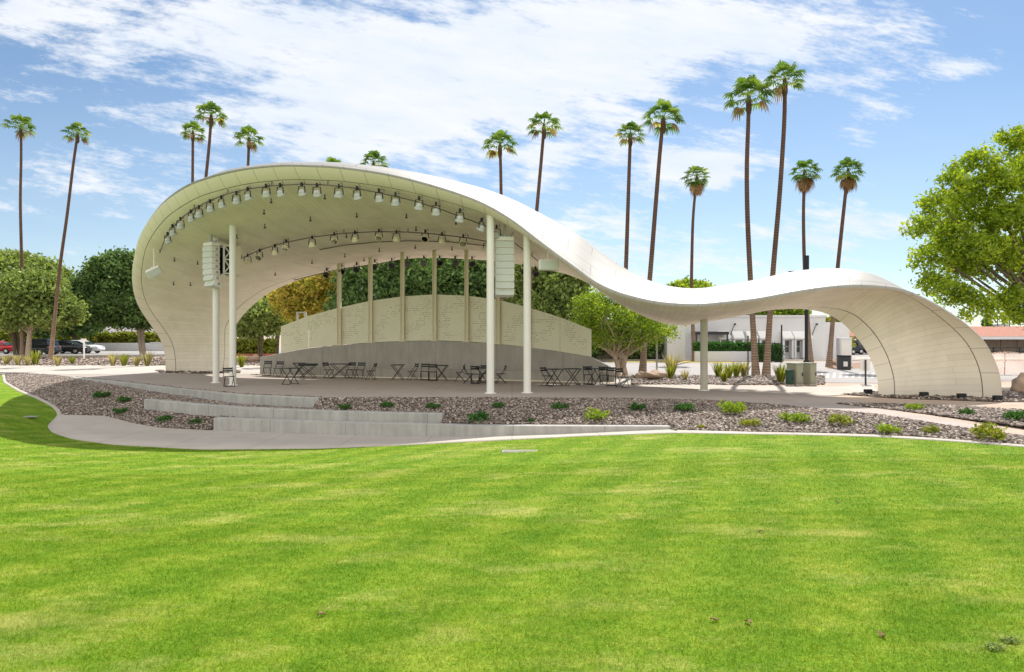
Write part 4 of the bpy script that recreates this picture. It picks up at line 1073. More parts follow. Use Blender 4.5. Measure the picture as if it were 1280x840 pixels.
def palm(px_t, py_t, wpx, path, base_d, skirt, lab, lw=None):
    """crown centre pixel, crown width px, list of trunk pixels (last = base), depth"""
    d = base_d; b = TB(path[-1][0], d)
    t = thing('palm_tree', b, lab, 'palm', GP)
    R = wpx/2*d/F*1.12
    top = W(px_t, py_t, d)-b; hw = R*.28
    P = [np.array([0, 0, -.1])]
    for a, c in path[::-1][1:]: P.append(W(a, c, d)-b)
    P.append(top-np.array([0, 0, hw]))
    P = np.array(P); tt = np.linspace(0, 1, len(P)); ts = np.linspace(0, 1, 22)
    arc = np.concatenate([[0], np.cumsum(np.linalg.norm(np.diff(P, axis=0), axis=1))]); arc /= arc[-1]
    S_ = np.stack([np.interp(ts, arc, P[:, k]) for k in range(3)], 1)
    for _ in range(4): S_[1:-1] = .25*S_[:-2]+.5*S_[1:-1]+.25*S_[2:]
    rb = (lw or .20)*.86; rad = rb*(.55*np.exp(-ts*16)+.90-.30*ts)
    m_ = MB(); m_.tube(list(S_), list(rad), 12); m_.build('trunk', M['palm_trunk'], t)
    boot = MB(); tp = S_[-1]; r_ = rad[-1]
    boot.tube([tp-np.array([0, 0, .55*R]), tp-np.array([0, 0, .40*R]), tp-np.array([0, 0, .12*R]), tp+np.array([0, 0, .18*R])], [r_*1.05, r_*1.5, r_*1.45, r_*.6], 10)
    boot.build('crown_base', M['palm_trunk'], t)
    i = int(px_t) % 5
    me = CRS[i % 2] if skirt else CR[i]
    o = bpy.data.objects.new('crown', me); put(o, t); o.location = tp+np.array([0, 0, .05*R]); o.scale = (R, R, R*(.92 if not skirt else .85)); o.rotation_euler = (random.uniform(-.16, .16), random.uniform(-.16, .16), random.uniform(0, 6))
    o = bpy.data.objects.new('dead_skirt', SK[i % 2] if skirt else SKs[i % 3]); put(o, t); o.location = tp-np.array([0, 0, .02*R]); k = R*(.82 if skirt else .75); o.scale = (k, k, k*1.1); o.rotation_euler = (0, 0, random.uniform(0, 6))
    return t
palm(26, 154, 38, [(27, 190), (25, 250), (27, 318), (28, 446)], 64, False, 'slim straight palm nearest the left edge of the photo')
palm(97, 163, 34, [(92, 200), (84, 270), (75, 330), (63, 447)], 60, False, 'slim palm leaning right, its foot beside the dark parked car')
palm(241, 161, 34, [(241, 200), (240, 300), (239, 446)], 58, False, 'shorter palm of the pair above the left curve of the shell')
palm(264, 139, 40, [(263, 170), (257, 225), (246, 330), (238, 450)], 52, False, 'taller palm of the pair above the left curve of the shell')
palm(311, 169, 38, [(311, 200), (303, 300), (286, 446)], 56, False, 'lone palm just right of the pair above the left curve')
palm(418, 206, 32, [(418, 240), (418, 330), (417, 446)], 60, False, 'small palm top barely clearing the crest of the shell')
palm(467, 199, 38, [(467, 230), (466, 330), (465, 448)], 56, False, 'palm top peeking over the crest right of the smallest one')
palm(625, 176, 46, [(626, 210), (627, 300), (628, 456)], 48, False, 'palm with a straight trunk above the middle of the descending roof')
palm(680, 152, 46, [(678, 185), (671, 262), (662, 360), (655, 460)], 45, False, 'leaning palm above the middle of the descending roof')
palm(788, 163, 42, [(787, 195), (783, 320), (780, 400), (777, 467)], 40, False, 'shorter palm of the pair above the right of the descending roof', .185)
palm(829, 142, 52, [(826, 175), (813, 340), (806, 420), (803, 466)], 39, False, 'taller leaning palm of the pair above the right of the descending roof', .2)
palm(871, 216, 36, [(866, 270), (864, 360), (868, 451)], 57, True, 'short palm with a brown skirt above the dip of the roof')
palm(936, 114, 62, [(936, 150), (933, 200), (934, 270), (938, 350), (945, 469.5)], 36.5, False, 'tall palm with a gently bowed trunk right of the roof dip', .195)
palm(981, 94, 56, [(982, 130), (975, 240), (966, 340), (960, 430), (957.5, 469.5)], 36.3, False, 'tallest palm, standing just right of the bowed one', .195)
palm(1006, 210, 38, [(1004, 260), (1005, 320), (1008, 380), (1014, 455)], 50, True, 'palm with a brown skirt beside the dark street lamp pole')
palm(1060, 208, 40, [(1056, 250), (1047, 335), (1041, 400), (1036, 459)], 46, True, 'rightmost tall palm, brown skirted, above the right arch')
# low fan palm
b = TB(1055, 66); t = thing('fan_palm', b, 'low bushy fan palm beside the parked cars under the right arch', 'palm')
m_ = MB(); m_.tube([(0, 0, -.05), (0, 0, 1.3)], [.28, .24], 10); m_.build('trunk', M['palm_trunk'], t)
o = bpy.data.objects.new('crown', CR[1]); put(o, t); o.location = (0, 0, 1.5); o.scale = (1.45, 1.45, 1.1)
o.data = o.data.copy(); o.data.materials[0] = LM['lime']

# ------------------------------------------------------------------ shrubs in the gravel
def bush_mesh(n, r, h, leaf, seed, mat, upright=.8):
    c = []
    for k in range(n):
        a = RNG.uniform(0, 2*PI); q = math.sqrt(RNG.random())*r
        c.append((q*math.cos(a), q*math.sin(a), h*(.25+.65*RNG.random()*(1-.6*q/r))))
    v, f, rn = leafcloud(c, r*.16, 16, leaf, upright, .35)
    return mesh_only('shrub_leaves', (v, f, rn), mat)
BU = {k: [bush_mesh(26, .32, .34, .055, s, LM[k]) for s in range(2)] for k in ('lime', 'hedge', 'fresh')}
def bush(px, py, s, k, lab):
    p = place(px, py); o = bpy.data.objects.new('shrub', BU[k][int(px) % 2]); put(o); o.location = p; sx = s*.82*random.uniform(.85, 1.15); o.scale = (sx*random.uniform(.85, 1.25), sx, sx*random.uniform(.8, 1.25)); o.rotation_euler = (0, 0, random.uniform(0, 6))
    return tag(o, lab, 'shrub', 'low shrubs in the gravel beds')
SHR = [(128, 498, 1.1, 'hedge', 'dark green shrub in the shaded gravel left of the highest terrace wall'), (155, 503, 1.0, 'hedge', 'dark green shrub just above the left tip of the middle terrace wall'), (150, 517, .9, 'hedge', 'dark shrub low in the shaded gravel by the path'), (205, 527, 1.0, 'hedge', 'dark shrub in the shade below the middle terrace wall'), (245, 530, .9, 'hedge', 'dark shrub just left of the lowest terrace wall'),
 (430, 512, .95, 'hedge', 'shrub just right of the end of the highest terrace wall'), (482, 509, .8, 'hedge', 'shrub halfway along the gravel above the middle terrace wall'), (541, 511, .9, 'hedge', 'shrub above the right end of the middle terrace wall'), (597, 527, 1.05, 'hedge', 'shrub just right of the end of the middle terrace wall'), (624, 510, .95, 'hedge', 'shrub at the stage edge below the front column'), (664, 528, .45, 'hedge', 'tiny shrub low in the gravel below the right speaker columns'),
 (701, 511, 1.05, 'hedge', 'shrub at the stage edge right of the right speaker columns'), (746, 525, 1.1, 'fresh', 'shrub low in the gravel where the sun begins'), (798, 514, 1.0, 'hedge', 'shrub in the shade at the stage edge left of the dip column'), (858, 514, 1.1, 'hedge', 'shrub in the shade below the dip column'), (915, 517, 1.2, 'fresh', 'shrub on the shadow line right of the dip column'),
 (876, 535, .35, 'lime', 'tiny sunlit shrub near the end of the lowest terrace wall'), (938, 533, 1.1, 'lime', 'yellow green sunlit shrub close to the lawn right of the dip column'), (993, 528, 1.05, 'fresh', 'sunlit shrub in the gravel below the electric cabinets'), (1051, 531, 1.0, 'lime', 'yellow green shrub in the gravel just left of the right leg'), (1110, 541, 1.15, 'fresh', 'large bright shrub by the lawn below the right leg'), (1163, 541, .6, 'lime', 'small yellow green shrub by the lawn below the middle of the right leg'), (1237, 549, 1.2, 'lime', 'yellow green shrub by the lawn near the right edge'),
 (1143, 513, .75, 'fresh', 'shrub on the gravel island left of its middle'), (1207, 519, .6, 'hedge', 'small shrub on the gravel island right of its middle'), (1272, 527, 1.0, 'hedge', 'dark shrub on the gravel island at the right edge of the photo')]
for s in SHR: bush(*s)
# straw grass clumps
def tuft_mesh(n, h, w_, mat, sp=.5):
    V = []; Fc = []; Rn = []
    for k in range(n):
        a = RNG.uniform(0, 2*PI); l = RNG.uniform(.2, sp); hh = h*RNG.uniform(.6, 1.1); r = RNG.uniform(0, .12)*h
        o = np.array([math.cos(a)*r, math.sin(a)*r, 0]); e = o+np.array([math.cos(a)*l*hh, math.sin(a)*l*hh, hh]); s = np.array([-math.sin(a), math.cos(a), 0])*w_
        mid = o*.5+e*.5+np.array([0, 0, .08*h]); i = len(V)
        V += [o-s, o+s, mid+s*.8, mid-s*.8, e+s*.1, e-s*.1]; Fc += [(i, i+1, i+2, i+3), (i+3, i+2, i+4, i+5)]; Rn += [RNG.random()]*6
    return mesh_only('grass_tuft', (np.array(V), np.array(Fc), np.array(Rn)), mat)
TU = [tuft_mesh(90, .75, .02, LM['straw']), tuft_mesh(90, .7, .022, LM['lime'])]
TUF = [(8, 456, 1.0, 0, 'left of the first tree trunk'), (22, 456.5, 1.0, 0, 'just left of the tall green blades'), (35, 457, 1.0, 0, 'left of the leaning palm foot, in front'), (44, 456, 1.5, 1, 'with tall green blades left of the leaning palm'), (72, 457.5, 1.0, 0, 'right of the leaning palm foot'), (90, 455.5, .9, 1, 'below the white parked car'),
 (141, 457.3, 1.2, 0, 'left of the dark tree by the shell, farthest from it'), (155, 457.3, 1.2, 1, 'left of the dark tree by the shell, nearest it'), (171, 457.5, 1.0, 0, 'in front of the dark tree by the shell'), (184, 457.4, 1.4, 0, 'closest to the left foot of the shell'), (302, 459, 1.2, 1, 'behind the left front columns'),
 (840, 468, 1.5, 0, 'big and pinkish, left of the dip column'), (838, 474, 1.0, 1, 'yellow green in front of the pinkish clump'), (856, 476, .7, 0, 'small, just left of the dip column'), (898, 472, 1.1, 1, 'first right of the dip column'), (911, 473, 1.0, 1, 'second right of the dip column'), (920, 472, 1.1, 1, 'third right of the dip column'), (930, 471.5, 1.1, 0, 'just left of the bowed palm'), (905, 478, .8, 1, 'front row left of the bowed palm'), (976, 479, 1.2, 1, 'between the tallest palm and the electric cabinets')]
for a, b_, s, k, lab in TUF:
    o = bpy.data.objects.new('grass_clump', TU[k]); put(o); o.location = G(a, b_); o.scale = (s*1.1, s*1.1, s); o.rotation_euler = (0, 0, a)
    tag(o, 'spiky ornamental grass clump ' + lab, 'grass clump', 'ornamental grass clumps in the beds')

# ------------------------------------------------------------------ rocks
def rock(px, py, r, lab, sq=.7):
    bm = bmesh.new(); bmesh.ops.create_icosphere(bm, subdivisions=3, radius=1)
    ph = [random.uniform(0, 6) for _ in range(4)]
    for v in bm.verts:
        n = 1+.16*math.sin(v.co.x*3+ph[0])*math.sin(v.co.y*3.4+ph[1])+.10*math.sin(v.co.z*6+ph[2]+v.co.x*5)+random.uniform(-.03, .03)
        v.co = Vector((v.co.x*r*n, v.co.y*r*.8*n, (v.co.z*sq+.45)*r*n))
    me = bpy.data.meshes.new('boulder'); bm.to_mesh(me); bm.free(); me.materials.append(M['boulder'])
    for p in me.polygons: p.use_smooth = True
    o = bpy.data.objects.new('boulder', me); put(o); o.location = G(px, py); return tag(o, lab, 'boulder')
rock(1277, 489, .38, 'tan boulder at the right edge beyond the shell leg', 1.1)
rock(1041, 456, .42, 'brown boulder leftmost of three in the dirt patch under the arch', .5); rock(1050, 457.5, .5, 'brown boulder in the middle of the dirt patch under the arch', .45); rock(1058, 456, .36, 'brown boulder rightmost in the dirt patch under the arch', .5)
rock(818, 475.5, .55, 'flat brown boulder in the bed left of the dip column', .35); rock(803, 474, .3, 'dark boulder beside the flat brown one', .7)
rock(318, 452, .5, 'pale boulder behind the left end of the stage wall', .6); rock(306, 451, .45, 'reddish boulder behind the left front columns', .5)

# ------------------------------------------------------------------ cars
def car(name, px, py, d, rz, col, label, suv=False, k=1.0):
    p = TB(px, d); paint = pmat('car_paint_'+str(px), col, tuple(x*.95 for x in col), 1, .25, spec=.6)
    t = thing(name, p, label, 'car', 'parked cars', rz)
    Lh = 2.3*k; wd = .90*k
    if suv: low = [(-2.3, .32), (-2.32, .75), (-2.22, 1.0), (-1.0, 1.08), (1.0, 1.08), (2.12, .95), (2.28, .72), (2.25, .32)]; cab = [(-2.15, 1.0), (-1.95, 1.62), (-1.5, 1.72), (.35, 1.72), (.75, 1.60), (1.35, 1.06)]
    else: low = [(-2.3, .30), (-2.32, .68), (-2.2, .90), (-1.2, .97), (1.1, .95), (2.1, .80), (2.28, .60), (2.25, .30)]; cab = [(-1.75, .93), (-1.05, 1.34), (-.5, 1.45), (.25, 1.43), (.6, 1.32), (1.35, .93)]
    def prism(poly, w0, w1, zmin, zmax):
        vs = []
        for s in (-1, 1):
            for x, z in poly:
                f = (z-zmin)/(zmax-zmin); w_ = w0+(w1-w0)*f; vs.append((x*k, s*w_*k, z*k))
        n = len(poly); fs = [tuple(range(n)), tuple(range(2*n-1, n-1, -1))]+[(i, n+i, n+(i+1) % n, (i+1) % n) for i in range(n)]
        return vs, fs
    bm = bmesh.new()
    for poly, w0, w1, a, b_ in ((low, .92, .88, .3, 1.08), (cab, .86, .66, .93, 1.72)):
        vs, fs = prism(poly, w0, w1, a, b_); bv = [bm.verts.new(v) for v in vs]
        for f in fs: bm.faces.new([bv[i] for i in f])
    bmesh.ops.bevel(bm, geom=[e for e in bm.edges], offset=.06, segments=2, affect='EDGES')
    bmesh.ops.recalc_face_normals(bm, faces=bm.faces)
    me = bpy.data.meshes.new('body'); bm.to_mesh(me); bm.free(); me.materials.append(paint)
    for f in me.polygons: f.use_smooth = True
    body = bpy.data.objects.new('body', me); put(body, t)
    zt = max(z for x, z in cab)
    win = [(x*.80+(.0), .93+(z-.93)*.82+.05) for x, z in cab]
    for s in (-1, 1):
        m_ = MB(); pts = []
        for x, z in win:
            f = (z-.93)/(1.72-.93); w_ = .86+(.66-.86)*f+.012; pts.append((x*k, s*w_*k, z*k))
        m_.poly(pts if s < 0 else pts[::-1]); m_.build('side_window', M['car_glass'], t)
    for nm, i0, i1 in (('windscreen', -1, -2), ('rear_window', 0, 1)):
        (xa, za), (xb, zb) = cab[i0], cab[i1]; m_ = MB(); off = .03 if nm == 'windscreen' else -.03
        q = []
        for (f, s) in ((.12, -1), (.12, 1), (.92, 1), (.92, -1)):
            x = xa+(xb-xa)*f; z = za+(zb-za)*f; w_ = (.86+(.66-.86)*(z-.93)/.79)*.86; q.append(((x+off)*k, s*w_*k, (z+.02)*k))
        m_.poly(q if nm == 'windscreen' else q[::-1]); m_.build(nm, M['car_glass'], t)
    for sx in (-1.38, 1.42):
        for s in (-1, 1):
            R = Matrix.Rotation(PI/2, 4, 'X')
            m_ = MB(); m_.lathe([(.20, -.11), (.31, -.11), (.335, -.07), (.335, .07), (.31, .11), (.20, .11)], 18, R, (sx*k, s*.83*k, .335)); w_ = m_.build('wheel', M['rubber'], t)
            m_ = MB(); m_.lathe([(.20, -.115), (.19, .118), (.06, .125)], 14, R, (sx*k, s*.83*k, .335)); m_.build('rim', M['alloy'], w_)
    for s in (-1, 1):
        m_ = MB(); m_.box((2.2*k, s*.62*k, .72*k), (.14, .34, .14), ch=.03); m_.build('headlight', M['lamp_glass'], t)
        m_ = MB(); m_.box((-2.27*k, s*.66*k, .80*k), (.10, .30, .16), ch=.03); m_.build('tail_light', M['kerb_red'], t)
    return t
car('parked_car', -2, 440, 80, .05, (.45, .02, .03), 'bright red car parked at the far left edge of the photo', False, 1.05)
car('parked_car', 46, 441, 76, PI-.25, (.03, .035, .045), 'dark car with a pale windscreen parked behind the leaning palm', True, 1.05)
car('parked_car', 82, 441, 80, .1, (.012, .012, .016), 'black car half hidden between the leaning palm and the white car', False, 1.1)
car('parked_car', 100, 441, 83, .0, (.80, .80, .80), 'white car parked rightmost of the row behind the left palms', False, 1.1)
car('parked_car', 1046, 436, 76, .3, (.02, .02, .025), 'dark car parked left of the low fan palm', True, 1.0)
car('parked_car', 1064, 436, 82, .2, (.55, .56, .58), 'silver car half hidden behind the low fan palm', False, 1.0)
car('parked_car', 1083, 436, 78, .2, (.015, .015, .02), 'black car parked just left of the right shell leg', True, 1.0)

# ------------------------------------------------------------------ buildings and street things at the right
def win_part(par, O, c, w_, h_, dpt=.08):
    m_ = MB(); x, y, z = c
    for s in (-1, 1): m_.box((x+s*w_/2, y, z), (.07, dpt, h_+.07)); m_.box((x, y, z+s*h_/2), (w_-.071, dpt, .07))
    m_.box((x, y, z), (w_-.071, dpt*.8, .04))
    f = m_.build('window', M['stucco'] if O else M['dark_grey'], par)
    m_ = MB(); m_.box((x, y+.02, z), (w_-.075, .02, h_-.075)); m_.build('pane', M['pane'], f)
d = 61.0
wb_ = thing('white_building', TB(945, d), 'long low white stucco building with small sloped window hoods behind the tall palms', 'building')
def LX(px, dd=d): return (px-945)*dd/F + ((945-640)*dd/F - (945-640)*d/F)
x0, x1 = LX(857), LX(1032)
m_ = MB(); m_.box(((x0+x1)/2, 5.01, 1.9), (x1-x0, 10, 3.8)); m_.build('wall', M['stucco'], wb_)
m_ = MB(); m_.box(((x0+x1)/2, 5.01, 3.88), (x1-x0+.2, 10.2, .16)); m_.build('parapet', M['stucco'], wb_)
xa, xb = (835-640)*57/F-(945-640)*d/F, (858-640)*57/F-(945-640)*d/F
m_ = MB(); m_.box(((xa+xb)/2, .8, 2.4), (xb-xa, 9.0, 4.8)); m_.build('corner_block', M['stucco'], wb_)
xa2, xb2 = (690-640)*60/F-(945-640)*d/F, (834-640)*60/F-(945-640)*d/F
m_ = MB(); m_.box(((xa2+xb2)/2, 3.2, 1.8), (xb2-xa2, 8, 3.6)); m_.build('side_wing', M['beige_stucco'], wb_)
win_part(wb_, True, ((833-640)*60/F-(945-640)*d/F-.75, -.84, 1.2), 1.0, 1.5)
xr0, xr1 = LX(975), LX(1062)
for a, w_ in ((904, 1.0), (921, .95), (938, .9), (953, .9), (982, .95), (996, .9), (1007, .7)):
    xx = LX(a); m_ = MB()
    hw = w_/2
    m_.add([(xx-hw, -.02, 2.55), (xx+hw, -.02, 2.55), (xx+hw, -.72, 1.95), (xx-hw, -.72, 1.95), (xx-hw, -.02, 1.75), (xx+hw, -.02, 1.75), (xx+hw, -.66, 1.80), (xx-hw, -.66, 1.80)],
           [(0, 3, 2, 1), (4, 5, 6, 7), (3, 7, 6, 2), (0, 4, 7, 3), (1, 2, 6, 5)])
    m_.build('window_hood', M['hood'], wb_)
    for s in (-1, 1):
        m_ = MB(); m_.box((xx+s*(hw-.08), -.32, .95), (.16, .60, 1.6)); m_.build('window_fin', M['stucco'], wb_)
    win_part(wb_, True, (xx, -.05, 1.15), w_-.36, 1.1)
b1 = MB(); xw0, xw1 = (1028-640)*64/F-(945-640)*d/F, (1062-640)*64/F-(945-640)*d/F
b1.box(((xw0+xw1)/2, 6, 1.7), (xw1-xw0, 6, 3.4)); b1.build('end_wing', M['stucco'], wb_)
for a in (916, 1018):
    m_ = MB(); xx = LX(a); m_.tube([(xx-.2, -.01, 2.2), (xx, -.15, 2.9), (xx+.1, -.2, 3.1)], .03, 6); m_.box((xx+.12, -.22, 3.15), (.18, .18, .16), ch=.03); m_.build('wall_lamp', M['dark_grey'], wb_)
m_ = MB(); xx = LX(880)
for q in (xx-1.0, xx+1.7): m_.box((q, -1.2, 1.2), (.12, .12, 2.4))
m_.box((xx+.35, -.62, 2.42), (3.0, 1.2, .14)); m_.box((xx+.35, -1.22, 2.30), (3.0, .10, .16)); m_.build('porch_canopy', M['dark_grey'], wb_)
# patio wall and hedges
pw = MB(); p0 = TB(868, 56); p1 = TB(944, 56); pw.box(((p0[0]+p1[0])/2, 56, .42), (p1[0]-p0[0], .3, .84), ch=.02); tag(pw.build('patio_wall', M['stucco'], loc=((p0[0]+p1[0])/2, 56, 0)), 'low white patio wall under the green hedge screen', 'wall')
def hedge(p0, p1, dpt, z0, z1, leaf, mat, lab, n=420):
    c = np.stack([RNG.uniform(p0[0], p1[0], n), p0[1]+RNG.uniform(-dpt/2, dpt/2, n), RNG.uniform(z0+.05, z1-.05, n)], 1)
    v, f, r = leafcloud(c, .13, 16, leaf, .4)
    loc = ((p0[0]+p1[0])/2, p0[1], z0)
    return tag(np_mesh('hedge', v, f, mat, loc=loc, rnd=r), lab, 'hedge')
hedge(TB(868, 56.5), TB(944, 56.5), .5, .8, 1.55, .09, LM['hedge'], 'clipped dark green hedge above the white patio wall')
hedge(TB(947, 55.5), TB(976, 55.5), .5, .05, 1.45, .09, LM['hedge'], 'clipped green hedge panel behind the tall palms, reaching the ground', 300)
fe = MB(); f0 = TB(946, 55.0)[0]; f1 = TB(977, 55.0)[0]
fe.bar((f0, 55, 1.5), (f1, 55, 1.5), .05); fe.bar((f0, 55, .1), (f1, 55, .1), .05)
for q in np.linspace(f0, f1, 9): fe.bar((q, 55, 0), (q, 55, 1.55), .03)
fe.bar((f1, 55, 0), (f1, 55, 3.0), .09)
tag(fe.build('metal_fence', M['black_metal'], loc=(f0, 55, 0)), 'thin black metal fence in front of the clipped hedge panel', 'fence')
# left hedges, low wall, building
hedge(TB(112, 100), TB(210, 100), 2.4, .8, 2.6, .28, LM['lime'], 'yellow green hedge along the far side of the car park', 500)
hedge(TB(-70, 104), TB(110, 104), 3, .2, 3.2, .32, LM['lime'], 'long yellow green hedge behind the parked cars', 700)
hedge(TB(292, 74), TB(342, 74), 2.0, .2, 1.75, .17, LM['lime'], 'rounded yellow green hedge seen through the left opening of the shell', 420)
lw = MB(); a0, a1 = TB(118, 97), TB(215, 97); lw.box(((a0[0]+a1[0])/2, 97, .55), (a1[0]-a0[0], .3, 1.1), ch=.03); lw.box((a1[0]-1, 97, 1.16), (4, .4, .12)); tag(lw.build('low_wall', M['stucco'], loc=((a0[0]+a1[0])/2, 97, 0)), 'low white wall in front of the yellow green hedge', 'wall')
kb = MB(); a0, a1 = TB(280, 71), TB(352, 71); kb.box(((a0[0]+a1[0])/2, 71, .12), (a1[0]-a0[0], .4, .24), ch=.02); struct(kb.build('kerb', M['kerb_red'], loc=((a0[0]+a1[0])/2, 71, 0)))
for (xa_, xb_, dd) in ((600, 1300, 57.6), ):
    kb = MB(); a0, a1 = TB(xa_, dd), TB(xb_, dd); kb.box(((a0[0]+a1[0])/2, dd, .06), (a1[0]-a0[0], .18, .13), ch=.01); struct(kb.build('kerb', M['concrete'], loc=((a0[0]+a1[0])/2, dd, 0)))
kb = MB(); a0, a1 = TB(-300, 69.6), TB(215, 69.6); kb.box(((a0[0]+a1[0])/2, 69.6, .06), (a1[0]-a0[0], .2, .13), ch=.01); struct(kb.build('kerb', M['concrete'], loc=((a0[0]+a1[0])/2, 69.6, 0)))
lb = thing('far_building', TB(165, 125), 'pale building glimpsed behind the dark tree left of the shell', 'building')
m_ = MB(); m_.box((0, 4, 2.2), (24, 8, 4.4)); m_.build('wall', M['stucco'], lb)
for q in (-8, -3.5, 1, 5.5): win_part(lb, False, (q, -.03, 1.9), 1.6, 1.5)
m_ = MB(); m_.box((0, 4, 4.5), (24.6, 8.6, .25)); m_.build('roof', M['beige_stucco'], lb)
# tiled roofs
rt = thing('tiled_building', TB(1055, 92), 'building with a red clay tile roof behind the parked cars under the right arch', 'building')
m_ = MB(); m_.box((1.5, 5, 1.1), (13, 9, 2.2)); m_.build('wall', M['beige_stucco'], rt)
m_ = MB(); m_.add([(-5.5, -.2, 2.1), (8.5, -.2, 2.1), (8.5, 5, 3.9), (-5.5, 5, 3.9), (8.5, 10.2, 2.1), (-5.5, 10.2, 2.1), (-5.5, -.2, 1.95), (8.5, -.2, 1.95), (8.5, 10.2, 1.95), (-5.5, 10.2, 1.95)],
      [(0, 1, 2, 3), (3, 2, 4, 5), (0, 6, 7, 1), (5, 4, 8, 9), (0, 3, 5, 9, 6), (1, 7, 8, 4, 2), (6, 9, 8, 7)]); m_.build('roof', M['roof_tile'], rt)
win_part(rt, False, (3, -.52+.5, 1.1), 1.6, 1.2)
cp = thing('carport', TB(1290, 84), 'long carport with a clay tile roof at the right beyond the orange netting', 'carport')
m_ = MB(); m_.add([(-13, -1, 2.05), (24, -1, 2.05), (24, 5.5, 3.35), (-13, 5.5, 3.35), (-13, 6, 3.2), (24, 6, 3.2), (-13, -1, 1.95), (24, -1, 1.95)], [(0, 1, 2, 3), (3, 2, 5, 4), (0, 6, 7, 1), (0, 3, 4, 6), (1, 7, 5, 2), (6, 4, 5, 7)]); m_.build('roof', M['roof_tile'], cp)
m_ = MB(); m_.box((5.5, -1.06, 1.86), (37, .10, .34)); m_.build('fascia', M['stucco'], cp)
m_ = MB(); m_.box((5.5, 5.2, .95), (36.6, .2, 1.9)); m_.build('back_wall', M['beige_stucco'], cp)
for q in range(-12, 24, 2):
    m_ = MB(); m_.box((q, -.3, .88), (.14, .14, 1.76)); m_.build('post', M['bark'], cp)
rl = MB()
for z in (.35, .75): rl.bar((16.5+38, 78, z), (50+40, 78, z), .09)
for q in np.arange(55, 90, 3.0): rl.bar((q, 78, 0), (q, 78, .85), .12)
tag(rl.build('guard_rail', M['black_metal'], loc=(55, 78, 0)), 'black rail along the car park in front of the carport', 'rail')
# orange debris netting
def net_mat():
    m, nt, out = newmat('orange_netting')
    b = N(nt, 'ShaderNodeBsdfPrincipled'); b.inputs['Base Color'].default_value = (.80, .58, .46, 1); b.inputs['Roughness'].default_value = .7
    tr = N(nt, 'ShaderNodeBsdfTransparent'); tl = N(nt, 'ShaderNodeBsdfTranslucent'); tl.inputs[0].default_value = (.85, .62, .50, 1)
    mx0 = N(nt, 'ShaderNodeMixShader'); mx0.inputs[0].default_value = .5; L(nt, b.outputs[0], mx0.inputs[1]); L(nt, tl.outputs[0], mx0.inputs[2])
    geo = N(nt, 'ShaderNodeTexCoord').outputs['Object']; n = noise(nt, geo, 40, 2)
    mx = N(nt, 'ShaderNodeMixShader'); L(nt, ramp(nt, n.outputs[0], [(.46, (0, 0, 0)), (.54, (1, 1, 1))]).outputs[0], mx.inputs[0])
    L(nt, tr.outputs[0], mx.inputs[1]); L(nt, mx0.outputs[0], mx.inputs[2]); L(nt, mx.outputs[0], out.inputs[0]); return m
M['net'] = net_mat()
nf = thing('netting_fence', TB(1200, 37), 'sagging pale orange construction netting fence at the right edge', 'fence')
X0 = 0; X1 = 20; n = 80; nv = 8; vs = []; fs = []
for i in range(n):
    for j in range(nv):
        x = X0+(X1-X0)*i/(n-1); f = j/(nv-1); sag = .10*math.sin((x % 2.5)/2.5*PI)
        vs.append((x, .08*math.sin(x*3+f*5)+.03*math.sin(x*11), .06+f*(1.22-sag)+.02*math.sin(x*7)))
for i in range(n-1):
    for j in range(nv-1): a = i*nv+j; fs.append((a, a+nv, a+nv+1, a+1))
np_mesh('netting', vs, fs, M['net'], parent=nf, smooth=True)
for q in np.arange(0, 20.1, 2.5):
    m_ = MB(); m_.tube([(q, .12, 0), (q, .12, 1.35)], .022, 6); m_.build('stake', M['kerb_red'], nf)
# cypress and far bits
b = TB(1234, 150); tree('cypress', b, 'slim dark cypress far away above the carport roof', 'tree', [(0, 0, 2.6, .9, .9, 2.2), (0, 0, 4.4, .6, .6, 1.6)], .25, LM['dark'], M['bark'], 16, 14, .25, .15, branches=2)
fb = thing('distant_building', TB(1265, 190), 'grey blue office building far away above the carport roof', 'building'); m_ = MB(); m_.box((0, 4, 2.4), (6, 8, 4.8)); m_.build('wall', M['pole_grey'], fb); m_ = MB(); m_.box((-1, 4, 5.1), (2.5, 5, .7)); m_.build('roof_plant', M['pole_grey'], fb)
for a, lab in ((1247, 'left'), (1256, 'middle'), (1262, 'right')):
    t = thing('utility_pole', TB(a, 150), 'thin utility pole far above the carport roof, %s of three' % lab, 'utility pole', 'far utility poles'); m_ = MB(); m_.tube([(0, 0, 0), (0, 0, 6.2)], .10, 6); m_.bar((-.8, 0, 5.8), (.8, 0, 5.8), .1); m_.build('mast', M['dark_grey'], t)

# electric cabinets, bin, signs, street lamp
def cabinet(px, py, w_, h_, dp_, mat, lab, rz=0):
    t = thing('utility_cabinet', G(px, py), lab, 'utility cabinet', None, rz)
    m_ = MB(); m_.box((0, 0, .03), (w_*1.08, dp_*1.08, .06)); m_.build('plinth', M['concrete'], t)
    m_ = MB(); m_.box((0, 0, h_/2+.06), (w_, dp_, h_), ch=.02); m_.box((0, 0, h_+.075), (w_*1.05, dp_*1.06, .04), ch=.01); m_.build('housing', mat, t)
    m_ = MB(); m_.box((0, -dp_/2-.006, h_*.5+.06), (w_*.86, .014, h_*.86)); d_ = m_.build('door', mat, t)
    m_ = MB(); m_.box((w_*.3, -dp_/2-.03, h_*.55), (.03, .04, .14), ch=.006); m_.build('handle', M['dark_grey'], d_)
cabinet(993.5, 481.5, .46, .86, .5, M['cabinet'], 'left of the two beige green electric cabinets', .5)
cabinet(1010.5, 481, .42, .86, .5, M['cabinet'], 'right of the two beige green electric cabinets', .5)
cabinet(987, 482.2, .26, .58, .25, M['green_box'], 'small dark green box in front of the left electric cabinet')
t = thing('litter_bin', G(1055, 462), 'dark grey litter bin with a white notice under the right arch', 'bin')
